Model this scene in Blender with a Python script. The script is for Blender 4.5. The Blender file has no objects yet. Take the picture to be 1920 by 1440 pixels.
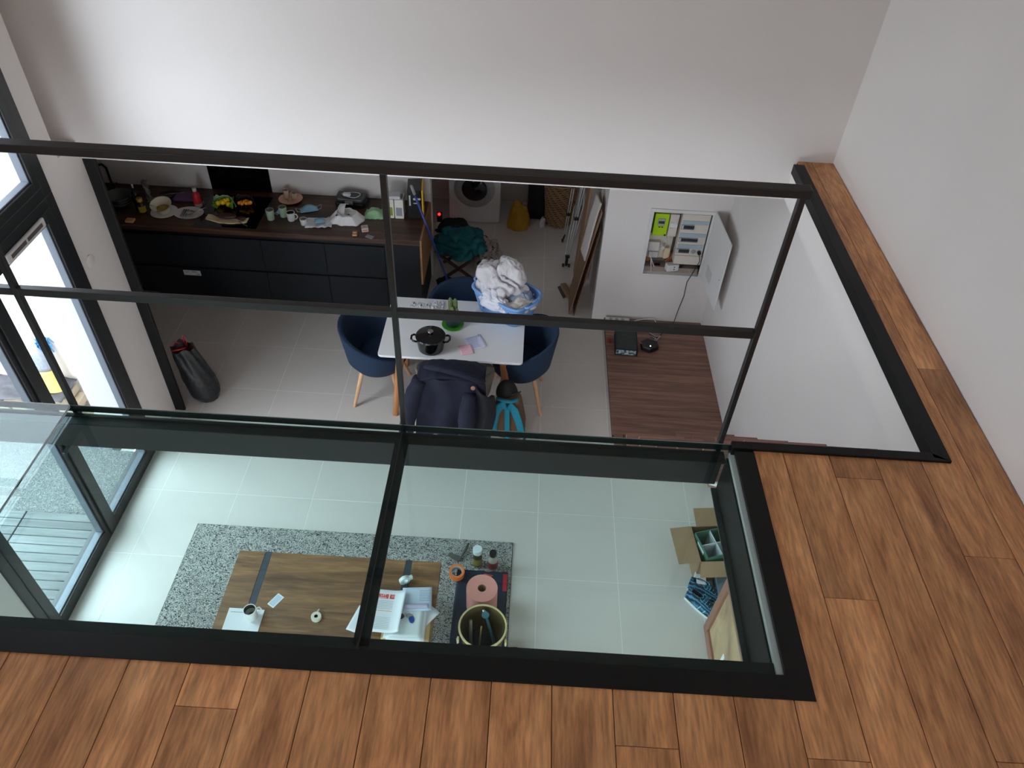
import bpy, bmesh, math, random
from mathutils import Vector, Matrix, noise
random.seed(7)
S = bpy.context.scene
COL = S.collection
PI = math.pi

# ---------------------------------------------------------------- camera
cam_d = bpy.data.cameras.new('camera'); cam = bpy.data.objects.new('camera', cam_d); COL.objects.link(cam)
yaw, pit, rol = -0.0071, .7542, .0546
fw = Vector((math.sin(yaw)*math.cos(pit), math.cos(yaw)*math.cos(pit), -math.sin(pit)))
r0 = Vector((math.cos(yaw), -math.sin(yaw), 0)); u0 = r0.cross(fw)
rt = math.cos(rol)*r0 + math.sin(rol)*u0; up = -math.sin(rol)*r0 + math.cos(rol)*u0
mw = Matrix((rt, up, -fw)).transposed().to_4x4(); mw.translation = Vector((0, 0, 2.2))
cam.matrix_world = mw
cam_d.sensor_fit = 'HORIZONTAL'; cam_d.sensor_width = 36.0; cam_d.lens = 1425.1/1920*36.0
cam_d.clip_start = .05; cam_d.clip_end = 200
S.camera = cam

# ---------------------------------------------------------------- world, light, exposure
W = bpy.data.worlds.new('world'); S.world = W; W.use_nodes = True
bg = W.node_tree.nodes['Background']
bg.inputs[0].default_value = (.80, .885, 1.0, 1); bg.inputs[1].default_value = 8.5
S.view_settings.view_transform = 'Standard'; S.view_settings.look = 'None'
S.view_settings.gamma = 1.0; S.view_settings.use_curve_mapping = False
S.view_settings.exposure = 0.48
try:
    cy = S.cycles
    cy.max_bounces = 14; cy.diffuse_bounces = 8; cy.glossy_bounces = 6; cy.transparent_max_bounces = 24; cy.transmission_bounces = 8
    cy.use_denoising = True; cy.sample_clamp_indirect = 8.0; cy.caustics_reflective = False; cy.caustics_refractive = False
except Exception: pass
def portal(name, loc, rot, sx, sy):
    l = bpy.data.lights.new(name, 'AREA'); l.shape = 'RECTANGLE'; l.size = sx; l.size_y = sy
    l.cycles.is_portal = True
    o = bpy.data.objects.new(name, l); o.location = loc; o.rotation_euler = rot; COL.objects.link(o)
# area light faces its local -Z; these face +X (left wall openings) and +Y (rear)
portal('opening_portal', (-3.30, 3.24, .75), (0, -PI/2, 0), 1.9, 1.7)
portal('opening_portal', (-3.30, 3.24, -1.55), (0, -PI/2, 0), 2.3, 1.5)
portal('opening_portal', (-3.30, -1.6, 1.2), (0, -PI/2, 0), 1.8, 1.2)  # unseen window added to brighten the upper floor
portal('opening_portal', (-3.30, -.6, -1.5), (0, -PI/2, 0), 2.2, 2.4)  # unseen window added to brighten the lower room
portal('opening_portal', (-1.2, -3.35, -1.05), (PI/2, 0, 0), 2.8, 1.3)  # unseen rear opening, added for the lower room's light
portal('added_skylight_portal', (-.1, -1.2, 3.75), (0, 0, 0), 1.1, 1.0)  # added roof opening, out of view

# ---------------------------------------------------------------- materials
def lin(c):
    c = c/255.
    return c/12.92 if c <= .04045 else ((c+.055)/1.055)**2.4
def rgb(c): return (lin(c[0]), lin(c[1]), lin(c[2]), 1)
MATS = {}
def P(name, c, rough=.5, metal=0., var=0., scale=8., bump=0., bscale=60., spec=.5, emit=None, trans=None):
    """plain procedural material: colour varied by a noise, optional fine bump"""
    if name in MATS: return MATS[name]
    m = bpy.data.materials.new(name); m.use_nodes = True; N = m.node_tree.nodes; L = m.node_tree.links
    b = N['Principled BSDF']; b.inputs['Base Color'].default_value = rgb(c); b.inputs['Roughness'].default_value = rough
    b.inputs['Metallic'].default_value = metal; b.inputs['Specular IOR Level'].default_value = spec
    tc = N.new('ShaderNodeTexCoord')
    nz = N.new('ShaderNodeTexNoise'); nz.inputs['Scale'].default_value = scale; nz.inputs['Detail'].default_value = 4
    L.new(tc.outputs['Object'], nz.inputs['Vector'])
    mx = N.new('ShaderNodeMix'); mx.data_type = 'RGBA'
    k = max(var, .02)
    mx.inputs[6].default_value = tuple(x*(1-k) for x in rgb(c)[:3])+(1,); mx.inputs[7].default_value = tuple(min(1, x*(1+k)) for x in rgb(c)[:3])+(1,)
    L.new(nz.outputs['Fac'], mx.inputs[0]); L.new(mx.outputs[2], b.inputs['Base Color'])
    if bump:
        n2 = N.new('ShaderNodeTexNoise'); n2.inputs['Scale'].default_value = bscale; n2.inputs['Detail'].default_value = 5
        bp = N.new('ShaderNodeBump'); bp.inputs['Strength'].default_value = bump; bp.inputs['Distance'].default_value = .01
        L.new(tc.outputs['Object'], n2.inputs['Vector']); L.new(n2.outputs['Fac'], bp.inputs['Height']); L.new(bp.outputs[0], b.inputs['Normal'])
    if emit:
        b.inputs['Emission Color'].default_value = rgb(emit[0]); b.inputs['Emission Strength'].default_value = emit[1]
    if trans: b.inputs['Transmission Weight'].default_value = trans
    MATS[name] = m; return m
def pane_mat(name, tint, f0=.04, rough=0.0):
    """clear pane: straight-through transmission tinted by the glass plus its mirror reflection (Schlick)"""
    m = bpy.data.materials.new(name); m.use_nodes = True; N = m.node_tree.nodes; L = m.node_tree.links
    N.remove(N['Principled BSDF']); out = N['Material Output']
    g = N.new('ShaderNodeNewGeometry'); d = N.new('ShaderNodeVectorMath'); d.operation = 'DOT_PRODUCT'
    L.new(g.outputs['Normal'], d.inputs[0]); L.new(g.outputs['Incoming'], d.inputs[1])
    def mt(op, a, b=None):
        n = N.new('ShaderNodeMath'); n.operation = op; n.use_clamp = False
        for i, x in enumerate((a, b)):
            if x is None: continue
            if isinstance(x, (int, float)): n.inputs[i].default_value = x
            else: L.new(x, n.inputs[i])
        return n.outputs[0]
    a = mt('ABSOLUTE', d.outputs['Value']); p = mt('POWER', mt('SUBTRACT', 1.0, a), 5.0)
    F = mt('ADD', mt('MULTIPLY', p, 1-f0), f0)
    t = N.new('ShaderNodeBsdfTransparent'); t.inputs[0].default_value = tint+(1,)
    gl = N.new('ShaderNodeBsdfGlossy'); gl.inputs['Roughness'].default_value = rough
    mx = N.new('ShaderNodeMixShader'); L.new(F, mx.inputs[0]); L.new(t.outputs[0], mx.inputs[1]); L.new(gl.outputs[0], mx.inputs[2])
    L.new(mx.outputs[0], out.inputs[0]); MATS[name] = m; return m
def wood(name, dark, mid, light, grain=(14, 1.0, 14), rough=.5, marks=.5, rnd=True, axis='Y', bump=.15):
    """wood with long grain; every plank object gets its own cut of the pattern and its own tone"""
    m = bpy.data.materials.new(name); m.use_nodes = True; N = m.node_tree.nodes; L = m.node_tree.links
    b = N['Principled BSDF']; b.inputs['Roughness'].default_value = rough
    tc = N.new('ShaderNodeTexCoord'); oi = N.new('ShaderNodeObjectInfo')
    mp = N.new('ShaderNodeMapping'); mp.inputs['Scale'].default_value = grain
    if rnd:
        ml = N.new('ShaderNodeMath'); ml.operation = 'MULTIPLY'; ml.inputs[1].default_value = 37.0; L.new(oi.outputs['Random'], ml.inputs[0])
        cb = N.new('ShaderNodeCombineXYZ')
        for i in range(3): L.new(ml.outputs[0], cb.inputs[i])
        ad = N.new('ShaderNodeVectorMath'); ad.operation = 'ADD'; L.new(tc.outputs['Object'], ad.inputs[0]); L.new(cb.outputs[0], ad.inputs[1])
        L.new(ad.outputs[0], mp.inputs['Vector'])
    else: L.new(tc.outputs['Object'], mp.inputs['Vector'])
    n1 = N.new('ShaderNodeTexNoise'); n1.inputs['Scale'].default_value = 1.0; n1.inputs['Detail'].default_value = 9; n1.inputs['Roughness'].default_value = .62; n1.inputs['Distortion'].default_value = .6
    L.new(mp.outputs[0], n1.inputs['Vector'])
    cr = N.new('ShaderNodeValToRGB'); e = cr.color_ramp.elements
    e[0].position = .30; e[0].color = rgb(dark); e[1].position = .72; e[1].color = rgb(light); q = e.new(.5); q.color = rgb(mid)
    L.new(n1.outputs['Fac'], cr.inputs[0])
    # fine pores
    mp2 = N.new('ShaderNodeMapping'); mp2.inputs['Scale'].default_value = tuple(g*9 if g > 5 else g*5 for g in grain)
    L.new(mp.inputs['Vector'].links[0].from_socket, mp2.inputs['Vector'])
    n2 = N.new('ShaderNodeTexNoise'); n2.inputs['Detail'].default_value = 4; n2.inputs['Scale'].default_value = 1.0; L.new(mp2.outputs[0], n2.inputs['Vector'])
    r2 = N.new('ShaderNodeMapRange'); r2.inputs[1].default_value = .3; r2.inputs[2].default_value = .62; r2.inputs[3].default_value = 1-.5*marks; r2.inputs[4].default_value = 1.0
    L.new(n2.outputs['Fac'], r2.inputs[0])
    # larger worn / stained patches
    n3 = N.new('ShaderNodeTexNoise'); n3.inputs['Scale'].default_value = .42; n3.inputs['Detail'].default_value = 6; n3.inputs['Roughness'].default_value = .7; L.new(mp.outputs[0], n3.inputs['Vector'])
    r3 = N.new('ShaderNodeMapRange'); r3.inputs[1].default_value = .36; r3.inputs[2].default_value = .58; r3.inputs[3].default_value = 1-.42*marks; r3.inputs[4].default_value = 1.06
    L.new(n3.outputs['Fac'], r3.inputs[0])
    mu = N.new('ShaderNodeMath'); mu.operation = 'MULTIPLY'; L.new(r2.outputs[0], mu.inputs[0]); L.new(r3.outputs[0], mu.inputs[1])
    r4 = N.new('ShaderNodeMapRange'); r4.inputs[3].default_value = .86; r4.inputs[4].default_value = 1.12; L.new(oi.outputs['Random'], r4.inputs[0])
    m4 = N.new('ShaderNodeMath'); m4.operation = 'MULTIPLY'; L.new(mu.outputs[0], m4.inputs[0]); L.new(r4.outputs[0], m4.inputs[1])
    vm = N.new('ShaderNodeVectorMath'); vm.operation = 'SCALE'; L.new(cr.outputs[0], vm.inputs[0]); L.new(m4.outputs[0] if rnd else mu.outputs[0], vm.inputs['Scale'])
    L.new(vm.outputs[0], b.inputs['Base Color'])
    bp = N.new('ShaderNodeBump'); bp.inputs['Strength'].default_value = bump; bp.inputs['Distance'].default_value = .003
    L.new(n2.outputs['Fac'], bp.inputs['Height']); L.new(bp.outputs[0], b.inputs['Normal'])
    MATS[name] = m; return m
def ramp_mat(name, stops, scale, rough=.9, kind='noise', detail=3, distort=0., bump=.5, vec=(1, 1, 1), dist=.01):
    m = bpy.data.materials.new(name); m.use_nodes = True; N = m.node_tree.nodes; L = m.node_tree.links
    b = N['Principled BSDF']; b.inputs['Roughness'].default_value = rough
    tc = N.new('ShaderNodeTexCoord'); mp = N.new('ShaderNodeMapping'); mp.inputs['Scale'].default_value = vec; L.new(tc.outputs['Object'], mp.inputs['Vector'])
    if kind == 'noise':
        t = N.new('ShaderNodeTexNoise'); t.inputs['Scale'].default_value = scale; t.inputs['Detail'].default_value = detail; t.inputs['Distortion'].default_value = distort; o = t.outputs['Fac']
    elif kind == 'wave':
        t = N.new('ShaderNodeTexWave'); t.inputs['Scale'].default_value = scale; t.inputs['Distortion'].default_value = distort; t.inputs['Detail'].default_value = detail; t.inputs['Detail Scale'].default_value = 2; o = t.outputs['Fac']
    else:
        t = N.new('ShaderNodeTexVoronoi'); t.inputs['Scale'].default_value = scale; o = t.outputs['Distance']
    L.new(mp.outputs[0], t.inputs['Vector'])
    cr = N.new('ShaderNodeValToRGB'); el = cr.color_ramp.elements
    el[0].position = stops[0][0]; el[0].color = rgb(stops[0][1]); el[1].position = stops[-1][0]; el[1].color = rgb(stops[-1][1])
    for p, c in stops[1:-1]: q = el.new(p); q.color = rgb(c)
    L.new(o, cr.inputs[0]); L.new(cr.outputs[0], b.inputs['Base Color'])
    if bump:
        bp = N.new('ShaderNodeBump'); bp.inputs['Strength'].default_value = bump; bp.inputs['Distance'].default_value = dist
        L.new(o, bp.inputs['Height']); L.new(bp.outputs[0], b.inputs['Normal'])
    MATS[name] = m; return m

# ---------------------------------------------------------------- mesh building
class M:
    def __init__(s): s.v = []; s.f = []; s.mi = []; s.k = 0
    def add(s, vs, fs):
        n = len(s.v); s.v += [tuple(v) for v in vs]
        for f in fs: s.f.append(tuple(i+n for i in f)); s.mi.append(s.k)
        return s
    def mat(s, k): s.k = k; return s
    def box(s, x0, x1, y0, y1, z0, z1):
        return s.add([(x, y, z) for z in (z0, z1) for y in (y0, y1) for x in (x0, x1)],
                     [(0, 2, 3, 1), (4, 5, 7, 6), (0, 1, 5, 4), (2, 6, 7, 3), (0, 4, 6, 2), (1, 3, 7, 5)])
    def cbox(s, c, d, T=None):
        x, y, z = (a/2 for a in d)
        vs = [Vector((sx*x, sy*y, sz*z)) for sz in (-1, 1) for sy in (-1, 1) for sx in (-1, 1)]
        vs = [(T @ v if T else v)+Vector(c) for v in vs]
        return s.add(vs, [(0, 2, 3, 1), (4, 5, 7, 6), (0, 1, 5, 4), (2, 6, 7, 3), (0, 4, 6, 2), (1, 3, 7, 5)])
    def prism(s, pts, z0, z1):
        n = len(pts); vs = [(x, y, z0) for x, y in pts]+[(x, y, z1) for x, y in pts]
        fs = [tuple(range(n))[::-1], tuple(range(n, 2*n))]+[(i, (i+1) % n, n+(i+1) % n, n+i) for i in range(n)]
        return s.add(vs, fs)
    def lathe(s, prof, c=(0, 0, 0), n=24, sx=1., sy=1., cap0=True, cap1=True, T=None):
        vs = []
        for r, z in prof:
            for i in range(n):
                a = 2*PI*i/n; v = Vector((r*math.cos(a)*sx, r*math.sin(a)*sy, z)); vs.append((T @ v if T else v)+Vector(c))
        fs = [(j*n+i, j*n+(i+1) % n, (j+1)*n+(i+1) % n, (j+1)*n+i) for j in range(len(prof)-1) for i in range(n)]
        if cap0: fs.append(tuple(range(n))[::-1])
        if cap1: fs.append(tuple(range((len(prof)-1)*n, len(prof)*n)))
        return s.add(vs, fs)
    def tube(s, pts, r, n=8, sq=False):
        pts = [Vector(p) for p in pts]; rs = r if isinstance(r, (list, tuple)) else [r]*len(pts)
        vs = []; pu = None
        for i, p in enumerate(pts):
            t = (pts[min(i+1, len(pts)-1)]-pts[max(i-1, 0)]).normalized()
            if pu is None: pu = t.cross(Vector((0, 0, 1)) if abs(t.z) < .9 else Vector((1, 0, 0))).normalized()
            pu = (pu-t*pu.dot(t)).normalized(); w = t.cross(pu)
            for j in range(n):
                a = 2*PI*(j+.5)/n; vs.append(p+rs[i]*(math.cos(a)*pu+math.sin(a)*w))
        fs = [(i*n+j, i*n+(j+1) % n, (i+1)*n+(j+1) % n, (i+1)*n+j) for i in range(len(pts)-1) for j in range(n)]
        fs += [tuple(range(n))[::-1], tuple(range((len(pts)-1)*n, len(pts)*n))]
        return s.add(vs, fs)
    def bar(s, a, b, w): return s.tube([a, b], w*.7071, 4)
    def grid(s, fn, nu, nv, skip=None, wrap=False):
        vs = [fn(i/(nu if wrap else nu-1), j/(nv-1)) for j in range(nv) for i in range(nu)]
        fs = []
        for j in range(nv-1):
            for i in range(nu if wrap else nu-1):
                if skip and skip(i, j): continue
                i2 = (i+1) % nu; fs.append((j*nu+i, j*nu+i2, (j+1)*nu+i2, (j+1)*nu+i))
        return s.add(vs, fs)
    def build(s, name, mats, parent=None, smooth=False, bevel=0, solid=0, sub=0, loc=None, rot=None, seg=2):
        me = bpy.data.meshes.new(name); me.from_pydata(s.v, [], s.f); me.update()
        if not isinstance(mats, (list, tuple)): mats = [mats]
        for m in mats: me.materials.append(m)
        if len(mats) > 1: me.polygons.foreach_set('material_index', s.mi)
        if smooth:
            me.polygons.foreach_set('use_smooth', [True]*len(me.polygons))
        bm = bmesh.new(); bm.from_mesh(me); bmesh.ops.recalc_face_normals(bm, faces=bm.faces); bm.to_mesh(me); bm.free()
        o = bpy.data.objects.new(name, me); COL.objects.link(o)
        if parent: o.parent = parent
        if loc: o.location = loc
        if rot: o.rotation_euler = rot
        if solid: md = o.modifiers.new('s', 'SOLIDIFY'); md.thickness = solid; md.offset = 0
        if sub: md = o.modifiers.new('u', 'SUBSURF'); md.levels = sub; md.render_levels = sub
        if bevel: md = o.modifiers.new('b', 'BEVEL'); md.width = bevel; md.segments = seg; md.limit_method = 'ANGLE'; md.angle_limit = .6
        if smooth == 'auto':
            bm = bmesh.new(); bm.from_mesh(me)
            for e in bm.edges:
                if len(e.link_faces) == 2 and e.calc_face_angle(0) > .7: e.smooth = False
            bm.to_mesh(me); bm.free()
        return o
def thing(name, label, cat, loc=(0, 0, 0), rz=0, group=None, rot=None):
    o = bpy.data.objects.new(name, None); COL.objects.link(o); o.location = loc; o.rotation_euler = rot or (0, 0, rz)
    o.empty_display_size = .1
    o['label'] = label; o['category'] = cat
    if group: o['group'] = group
    return o
def tag(o, label, cat, group=None):
    o['label'] = label; o['category'] = cat
    if group: o['group'] = group
    return o
def struct(o, label=None):
    o['kind'] = 'structure'
    if label: o['label'] = label
    return o
def piece(name, me, parent, loc, rot=None):
    o = bpy.data.objects.new(name, me); COL.objects.link(o); o.parent = parent; o.location = loc
    if rot: o.rotation_euler = rot
    return o
def dup(root, loc, rot, label, group=None):
    r = root.copy(); COL.objects.link(r); r.location = loc; r.rotation_euler = rot; r['label'] = label
    if group: r['group'] = group
    for ch in list(root.children):
        c = ch.copy(); COL.objects.link(c); c.parent = r
        for g in ch.children:
            d = g.copy(); COL.objects.link(d); d.parent = c
    return r
def text(s, size, mat, parent, loc, rot=(0, 0, 0), name='lettering', ext=.0004):
    c = bpy.data.curves.new(name, 'FONT'); c.body = s; c.size = size; c.extrude = ext; c.align_x = 'CENTER'; c.align_y = 'CENTER'; c.resolution_u = 2
    c.materials.append(mat); t = bpy.data.objects.new('t', c); COL.objects.link(t); bpy.context.view_layer.update()
    me = bpy.data.meshes.new_from_object(t.evaluated_get(bpy.context.evaluated_depsgraph_get())); bpy.data.objects.remove(t)
    o = bpy.data.objects.new(name, me); COL.objects.link(o); o.parent = parent; o.location = loc; o.rotation_euler = rot; o['kind'] = 'stuff'
    return o
def fold(x, y, z=0, s=1.0): return noise.noise(Vector((x*s, y*s, z)))

# ---------------------------------------------------------------- shared materials
white_wall = P('white_wall_paint', (221, 215, 211), .75, var=.02, scale=2, bump=.04, bscale=90)
cool_wall = P('rendered_wall', (235, 232, 228), .85, var=.03, scale=3, bump=.15, bscale=40)
black_steel = P('black_steel', (13, 14, 13), .5, var=.1, scale=20, spec=.3)
frame_al = P('anthracite_aluminium', (27, 30, 31), .38, var=.06, scale=12)
grey_seal = P('grey_seal', (104, 110, 118), .4, metal=.3)
rail_steel = P('rail_steel', (34, 33, 34), .38, var=.08, scale=20, spec=.5)
tile_m = P('greige_tile', (208, 202, 195), .32, var=.035, scale=3.5, bump=.02, bscale=30)
grout_m = P('light_grout', (238, 236, 232), .8)
plank_m = wood('oak_laminate', (164, 108, 66), (213, 150, 97), (234, 175, 118), grain=(11, 2.0, 11), rough=.5, marks=.8)
parq_m = wood('walnut_parquet', (106, 73, 62), (138, 99, 85), (168, 128, 110), grain=(1.6, 34, 34), rough=.48, marks=.4)
counter_m = wood('walnut_worktop', (46, 30, 20), (74, 49, 33), (112, 80, 54), grain=(1.3, 22, 40), rough=.4, marks=.5, rnd=False)
table_m = wood('reclaimed_board', (92, 62, 38), (138, 98, 62), (176, 130, 84), grain=(1.8, 16, 16), rough=.5, marks=.6, rnd=False)
beech_m = wood('beech', (186, 140, 100), (206, 162, 122), (222, 182, 142), grain=(9, 9, 1.2), rough=.45, marks=.15, rnd=False)
oak_leg_m = wood('orange_oak', (160, 100, 58), (184, 122, 76), (204, 146, 98), grain=(9, 9, 1.2), rough=.45, marks=.2, rnd=False)
floor_glass = pane_mat('floor_glass', (.855, .978, .965), .024)
window_glass = pane_mat('window_glass', (.97, .985, .98), .04)
green_edge = P('glass_edge', (24, 36, 34), .3)
dark = P('black_plastic', (16, 16, 17), .4, var=.08, scale=30)
paper_m = P('paper', (226, 228, 232), .7)
card_m = P('cardboard', (150, 122, 92), .85, var=.08, scale=14)
navy = P('navy_wool', (24, 46, 72), .95, var=.18, scale=90, bump=.4, bscale=350)
white_m = P('white_gloss', (226, 226, 226), .25)
chrome = P('steel', (190, 190, 190), .25, metal=1)
# ================================================================ THE SETTING
ZF = -2.63; XL = -2.955; XR = 1.85; XU = 1.925; YB = 4.56; YK = 6.79; YE = 6.18; YL = 8.45
# lower floor: base slab with joint mortar, tiles as parts
fl = struct(M().box(-2.96, XR+.05, -3.2, 4.62, ZF-.12, ZF-.0012).box(-4.45, XR+.05, 4.62, YL+.05, ZF-.12, ZF-.0012).box(-3.17, -2.96, 4.32, 4.56, ZF-.12, ZF).build('floor', grout_m), 'greige tiled floor of the lower level')
PX_, PY_ = .5955, .594; g = .0022
full = None
def inside(x0, x1, y0, y1):
    # clip to the two rooms: living part right of XL, kitchen part beyond 4.62
    if y1 <= 4.62: x0 = max(x0, XL)
    return x0, min(x1, XR+.04), max(y0, -3.1), min(y1, YL)
for i in range(-8, 4):
    for j in range(-11, 9):
        x0 = .235+PX_*i; y0 = 3.683+PY_*j; x1 = x0+PX_; y1 = y0+PY_
        a, b, c, d = inside(max(x0, -4.35), x1, y0, y1)
        if b-a < .02 or d-c < .02: continue
        if abs((b-a)-PX_) < 1e-4 and abs((d-c)-PY_) < 1e-4:
            if full is None:
                full = M().box(-PX_/2+g, PX_/2-g, -PY_/2+g, PY_/2-g, -.008, 0).build('tile', tile_m, fl); full.location = (x0+PX_/2, y0+PY_/2, ZF)
            else:
                q = full.copy(); COL.objects.link(q); q.location = (x0+PX_/2, y0+PY_/2, ZF)
        else:
            M().box(a+g-(a+b)/2, b-g-(a+b)/2, c+g-(c+d)/2, d-g-(c+d)/2, -.008, 0).build('tile', tile_m, fl, loc=((a+b)/2, (c+d)/2, ZF))
# upper floor: slab + laminate planks
slab = M()
slab.box(-3.33, .86, -3.2, 1.08, -.27, -.03).box(.86, XU+.2, -3.2, 2.05, -.27, -.03).box(1.69, XU+.2, 2.05, YB+.02, -.27, -.03)
up_fl = struct(slab.build('floor_upper', white_wall), 'upper floor slab with oak laminate')
under = P('plank_underlay', (38, 26, 18), .9)
M().box(-2.95, .94, -3.1, 1.045, -.03, -.012).box(.94, XU, -3.1, 2.04, -.03, -.012).box(1.70, XU, 2.04, YB, -.03, -.012).build('underlay', under, up_fl)
def ymax(x): return 1.045 if x < .948 else (2.052 if x < 1.70 else YB-.004)
joints = {3: [.915], 10: [.880], 13: [.877, 2.2], 14: [1.40], 15: [1.93], 9: [-.1], 0: [.2], 1: [.6], 4: [.1], 6: [.35], 8: [-.3], 12: [.1], 16: [.9], 17: [1.6, 3.1], 18: [2.6]}
for k in range(-8, 19):
    x0 = -1.463+.1804*k+.0012; x1 = -1.463+.1804*(k+1)-.0012
    if k == 18: x1 = XU-.004
    x0 = max(x0, XL)
    if x1 <= x0: continue
    kk = k
    cuts = sorted([-3.1]+[y-1.26*n for y in joints.get(kk, [random.uniform(-.4, .6)])[:1] for n in range(1, 4) if y-1.26*n > -3]+joints.get(kk, [.3]))+[99]
    # step outline of the opening edge inside this column
    xs = [x0]+[b for b in (.948, 1.70) if x0 < b < x1]+[x1]
    for n in range(len(cuts)-1):
        ya = cuts[n]+(.0008 if n else 0); yb = cuts[n+1]-.0008
        pts = []; run = []
        for a, b in zip(xs, xs[1:]):
            t = min(yb, ymax((a+b)/2))
            if t > ya+.004: run.append((a, b, t))
        if not run: continue
        pts = [(run[0][0], ya)]+[(run[-1][1], ya)]
        for a, b, t in reversed(run): pts += [(b, t), (a, t)]
        cx = (x0+x1)/2; cyy = (ya+min(yb, ymax(cx)))/2
        M().prism([(x-cx, y-cyy) for x, y in pts], -.012, 0).build('plank', plank_m, up_fl, loc=(cx, cyy, 0), bevel=.0012, seg=1)

# walls
def wall(name, boxes, mat=white_wall, label=None):
    m = M()
    for b in boxes: m.box(*b)
    return struct(m.build(name, mat), label)
HT = 3.6
wall('wall_back', [(-3.33, XU+.2, YB, YB+.22, -.27, HT)], label='tall white upper wall above the kitchen opening')
wall('wall_right_upper', [(XU, XU+.2, -3.2, YB, -.27, HT)], label='white right wall of the upper level')
wall('wall_right', [(XR, XR+.2, -3.2, YE+.3, ZF, -.27)], label='white lower right wall beside the stairs')
# window wall (left): openings 2.42..4.12, lower z -2.63..-.3, upper z -.27..1.68 ; further unseen openings are added to light the room
x0, x1 = -3.33, XL
wall('wall_left', [(x0, x1, 4.12, 4.32, -.15, HT), (x0, x1, 4.12, YB, ZF, -.15), (x0, -3.17, 4.32, YB, -.15, HT), (x0, -2.981, YB, YB+.06, ZF, -.27), (x1-.10, x1, 2.36, 4.12, 1.70, 2.3), (x0, x1, 2.36, 4.12, 2.3, HT), (x0, x1, 1.0, 2.36, ZF, -.27), (x0, x1, .3, 2.36, -.27, HT), (x0, x1, .3, 1.0, ZF, -.27), (x0, x1, 2.36, 4.12, ZF-.2, ZF-.09),
     (x0, x1, -2.3, .3, 2.2, HT), (x0, x1, -1.0, .3, .2, 2.2), (x0, x1, -2.3, .3, -.4, .2), (x0, x1, -3.2, -2.3, ZF, HT)], label='white window wall')
wall('wall_rear', [(-3.33, XU+.2, -3.4, -3.2, -.4, HT), (-3.33, -2.6, -3.4, -3.2, ZF, -.4), (.2, XU+.2, -3.4, -3.2, ZF, -.4), (-2.6, .2, -3.4, -3.2, ZF, -1.7)])  # gap is an added, unseen opening that lets light into the lower room
sk = [(-3.33, -.6, -3.2, YB+.2, HT, HT+.15), (.45, XU+.2, -3.2, YB+.2, HT, HT+.15), (-.6, .45, -.8, YB+.2, HT, HT+.15), (-.6, .45, -3.2, -1.65, HT, HT+.15)]  # hole is an unseen skylight added to light the upper floor
struct((lambda m: ([m.box(*b) for b in sk], m.build('ceiling_upper', white_wall))[1])(M()), 'white upper ceiling with an added, unseen skylight')
# kitchen + laundry shell
wall('wall_kitchen_back', [(-4.55, -.965, YK, YK+.12, ZF, -.27)], label='white splash wall behind the worktop')
wall('wall_kitchen_left', [(-4.55, -4.35, 4.62, YK, ZF, -.27)])
wall('wall_kitchen_front', [(-4.55, -3.33, 4.50, 4.62, ZF-.4, 1.2)], cool_wall, 'white rendered outside wall of the kitchen')
wall('wall_laundry_back', [(-2.6, .85, YL, YL+.12, ZF, -.27)])
wall('wall_laundry_left', [(-2.6, -2.45, YK+.12, YL, ZF, -.27)])
# meter wall: front skin with a niche hole, returning into the laundry
nx0, nx1, nz0, nz1 = 1.165, 1.70, -2.02, -1.345
wall('wall_meter', [(.735, nx0, YE, YE+.16, ZF, -.27), (nx1, XR, YE, YE+.16, ZF, -.27), (nx0, nx1, YE, YE+.16, nz1, -.27), (nx0, nx1, YE, YE+.16, ZF, nz0),
     (nx0-.02, nx1+.02, YE+.16, YE+.19, nz0-.02, nz1+.02), (.735, .86, YE+.16, YL, ZF, -.27)], label='white partition wall holding the meter cupboard')
wall('ceiling', [(-4.55, XR+.2, YB+.22, YL+.1, -.27, -.12), (-4.55, -3.33, 4.62, YB+.3, -.27, -.12)], label='lower ceiling over kitchen and laundry')

M().box(-3.345, -3.07, 4.112, 4.119, ZF-.02, 1.69).build('reveal_shade_skin', P('reveal_shade_grey', (176, 174, 172), .85, var=.02), bpy.data.objects['wall_left'])  # lower brightness of the white reveal put into a grey skin colour
# black steel column at the kitchen corner
m = M().box(-2.98, -2.872, YB-.004, YB+.022, ZF, -.271)
tag(m.build('steel_column', black_steel, bevel=.004), 'tall black steel column between window wall and kitchen', 'column')

# baseboards
struct(M().box(XL, XL+.012, 4.13, 4.32, ZF, ZF+.005).build('baseboard_left', tile_m))

# ---------------- windows
def leaf(parent, y0, y1, z0, z1, fw_=.075, x=XL-.02, name='casement'):
    """one framed leaf: frame bars, glazing bead and pane"""
    c = M(); X0, X1 = x-.035, x+.035
    c.box(X0, X1, y0, y0+fw_, z0, z1).box(X0, X1, y1-fw_, y1, z0, z1).box(X0, X1, y0+fw_, y1-fw_, z0, z0+fw_).box(X0, X1, y0+fw_, y1-fw_, z1-fw_, z1)
    f = c.build(name, frame_al, parent, bevel=.004)
    b = .011; a0, a1, c0, c1 = y0+fw_, y1-fw_, z0+fw_, z1-fw_
    bd = M(); xa, xb = x-.03, x+.02
    bd.box(xa, xb, a0, a0+b, c0, c1).box(xa, xb, a1-b, a1, c0, c1).box(xa, xb, a0+b, a1-b, c0, c0+b).box(xa, xb, a0+b, a1-b, c1-b, c1)
    bd.build('glazing_bead', grey_seal, f, bevel=.003)
    M().box(x-.008, x-.002, a0+.004, a1-.004, c0+.004, c1-.004).build('pane', window_glass, f)
    return f
w1 = struct(bpy.data.objects.new('window_1', None)); COL.objects.link(w1); w1['label'] = 'upper window in anthracite frame above the transom'
w2 = struct(bpy.data.objects.new('door_1', None)); COL.objects.link(w2); w2['label'] = 'glazed double patio door in anthracite frame'
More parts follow.
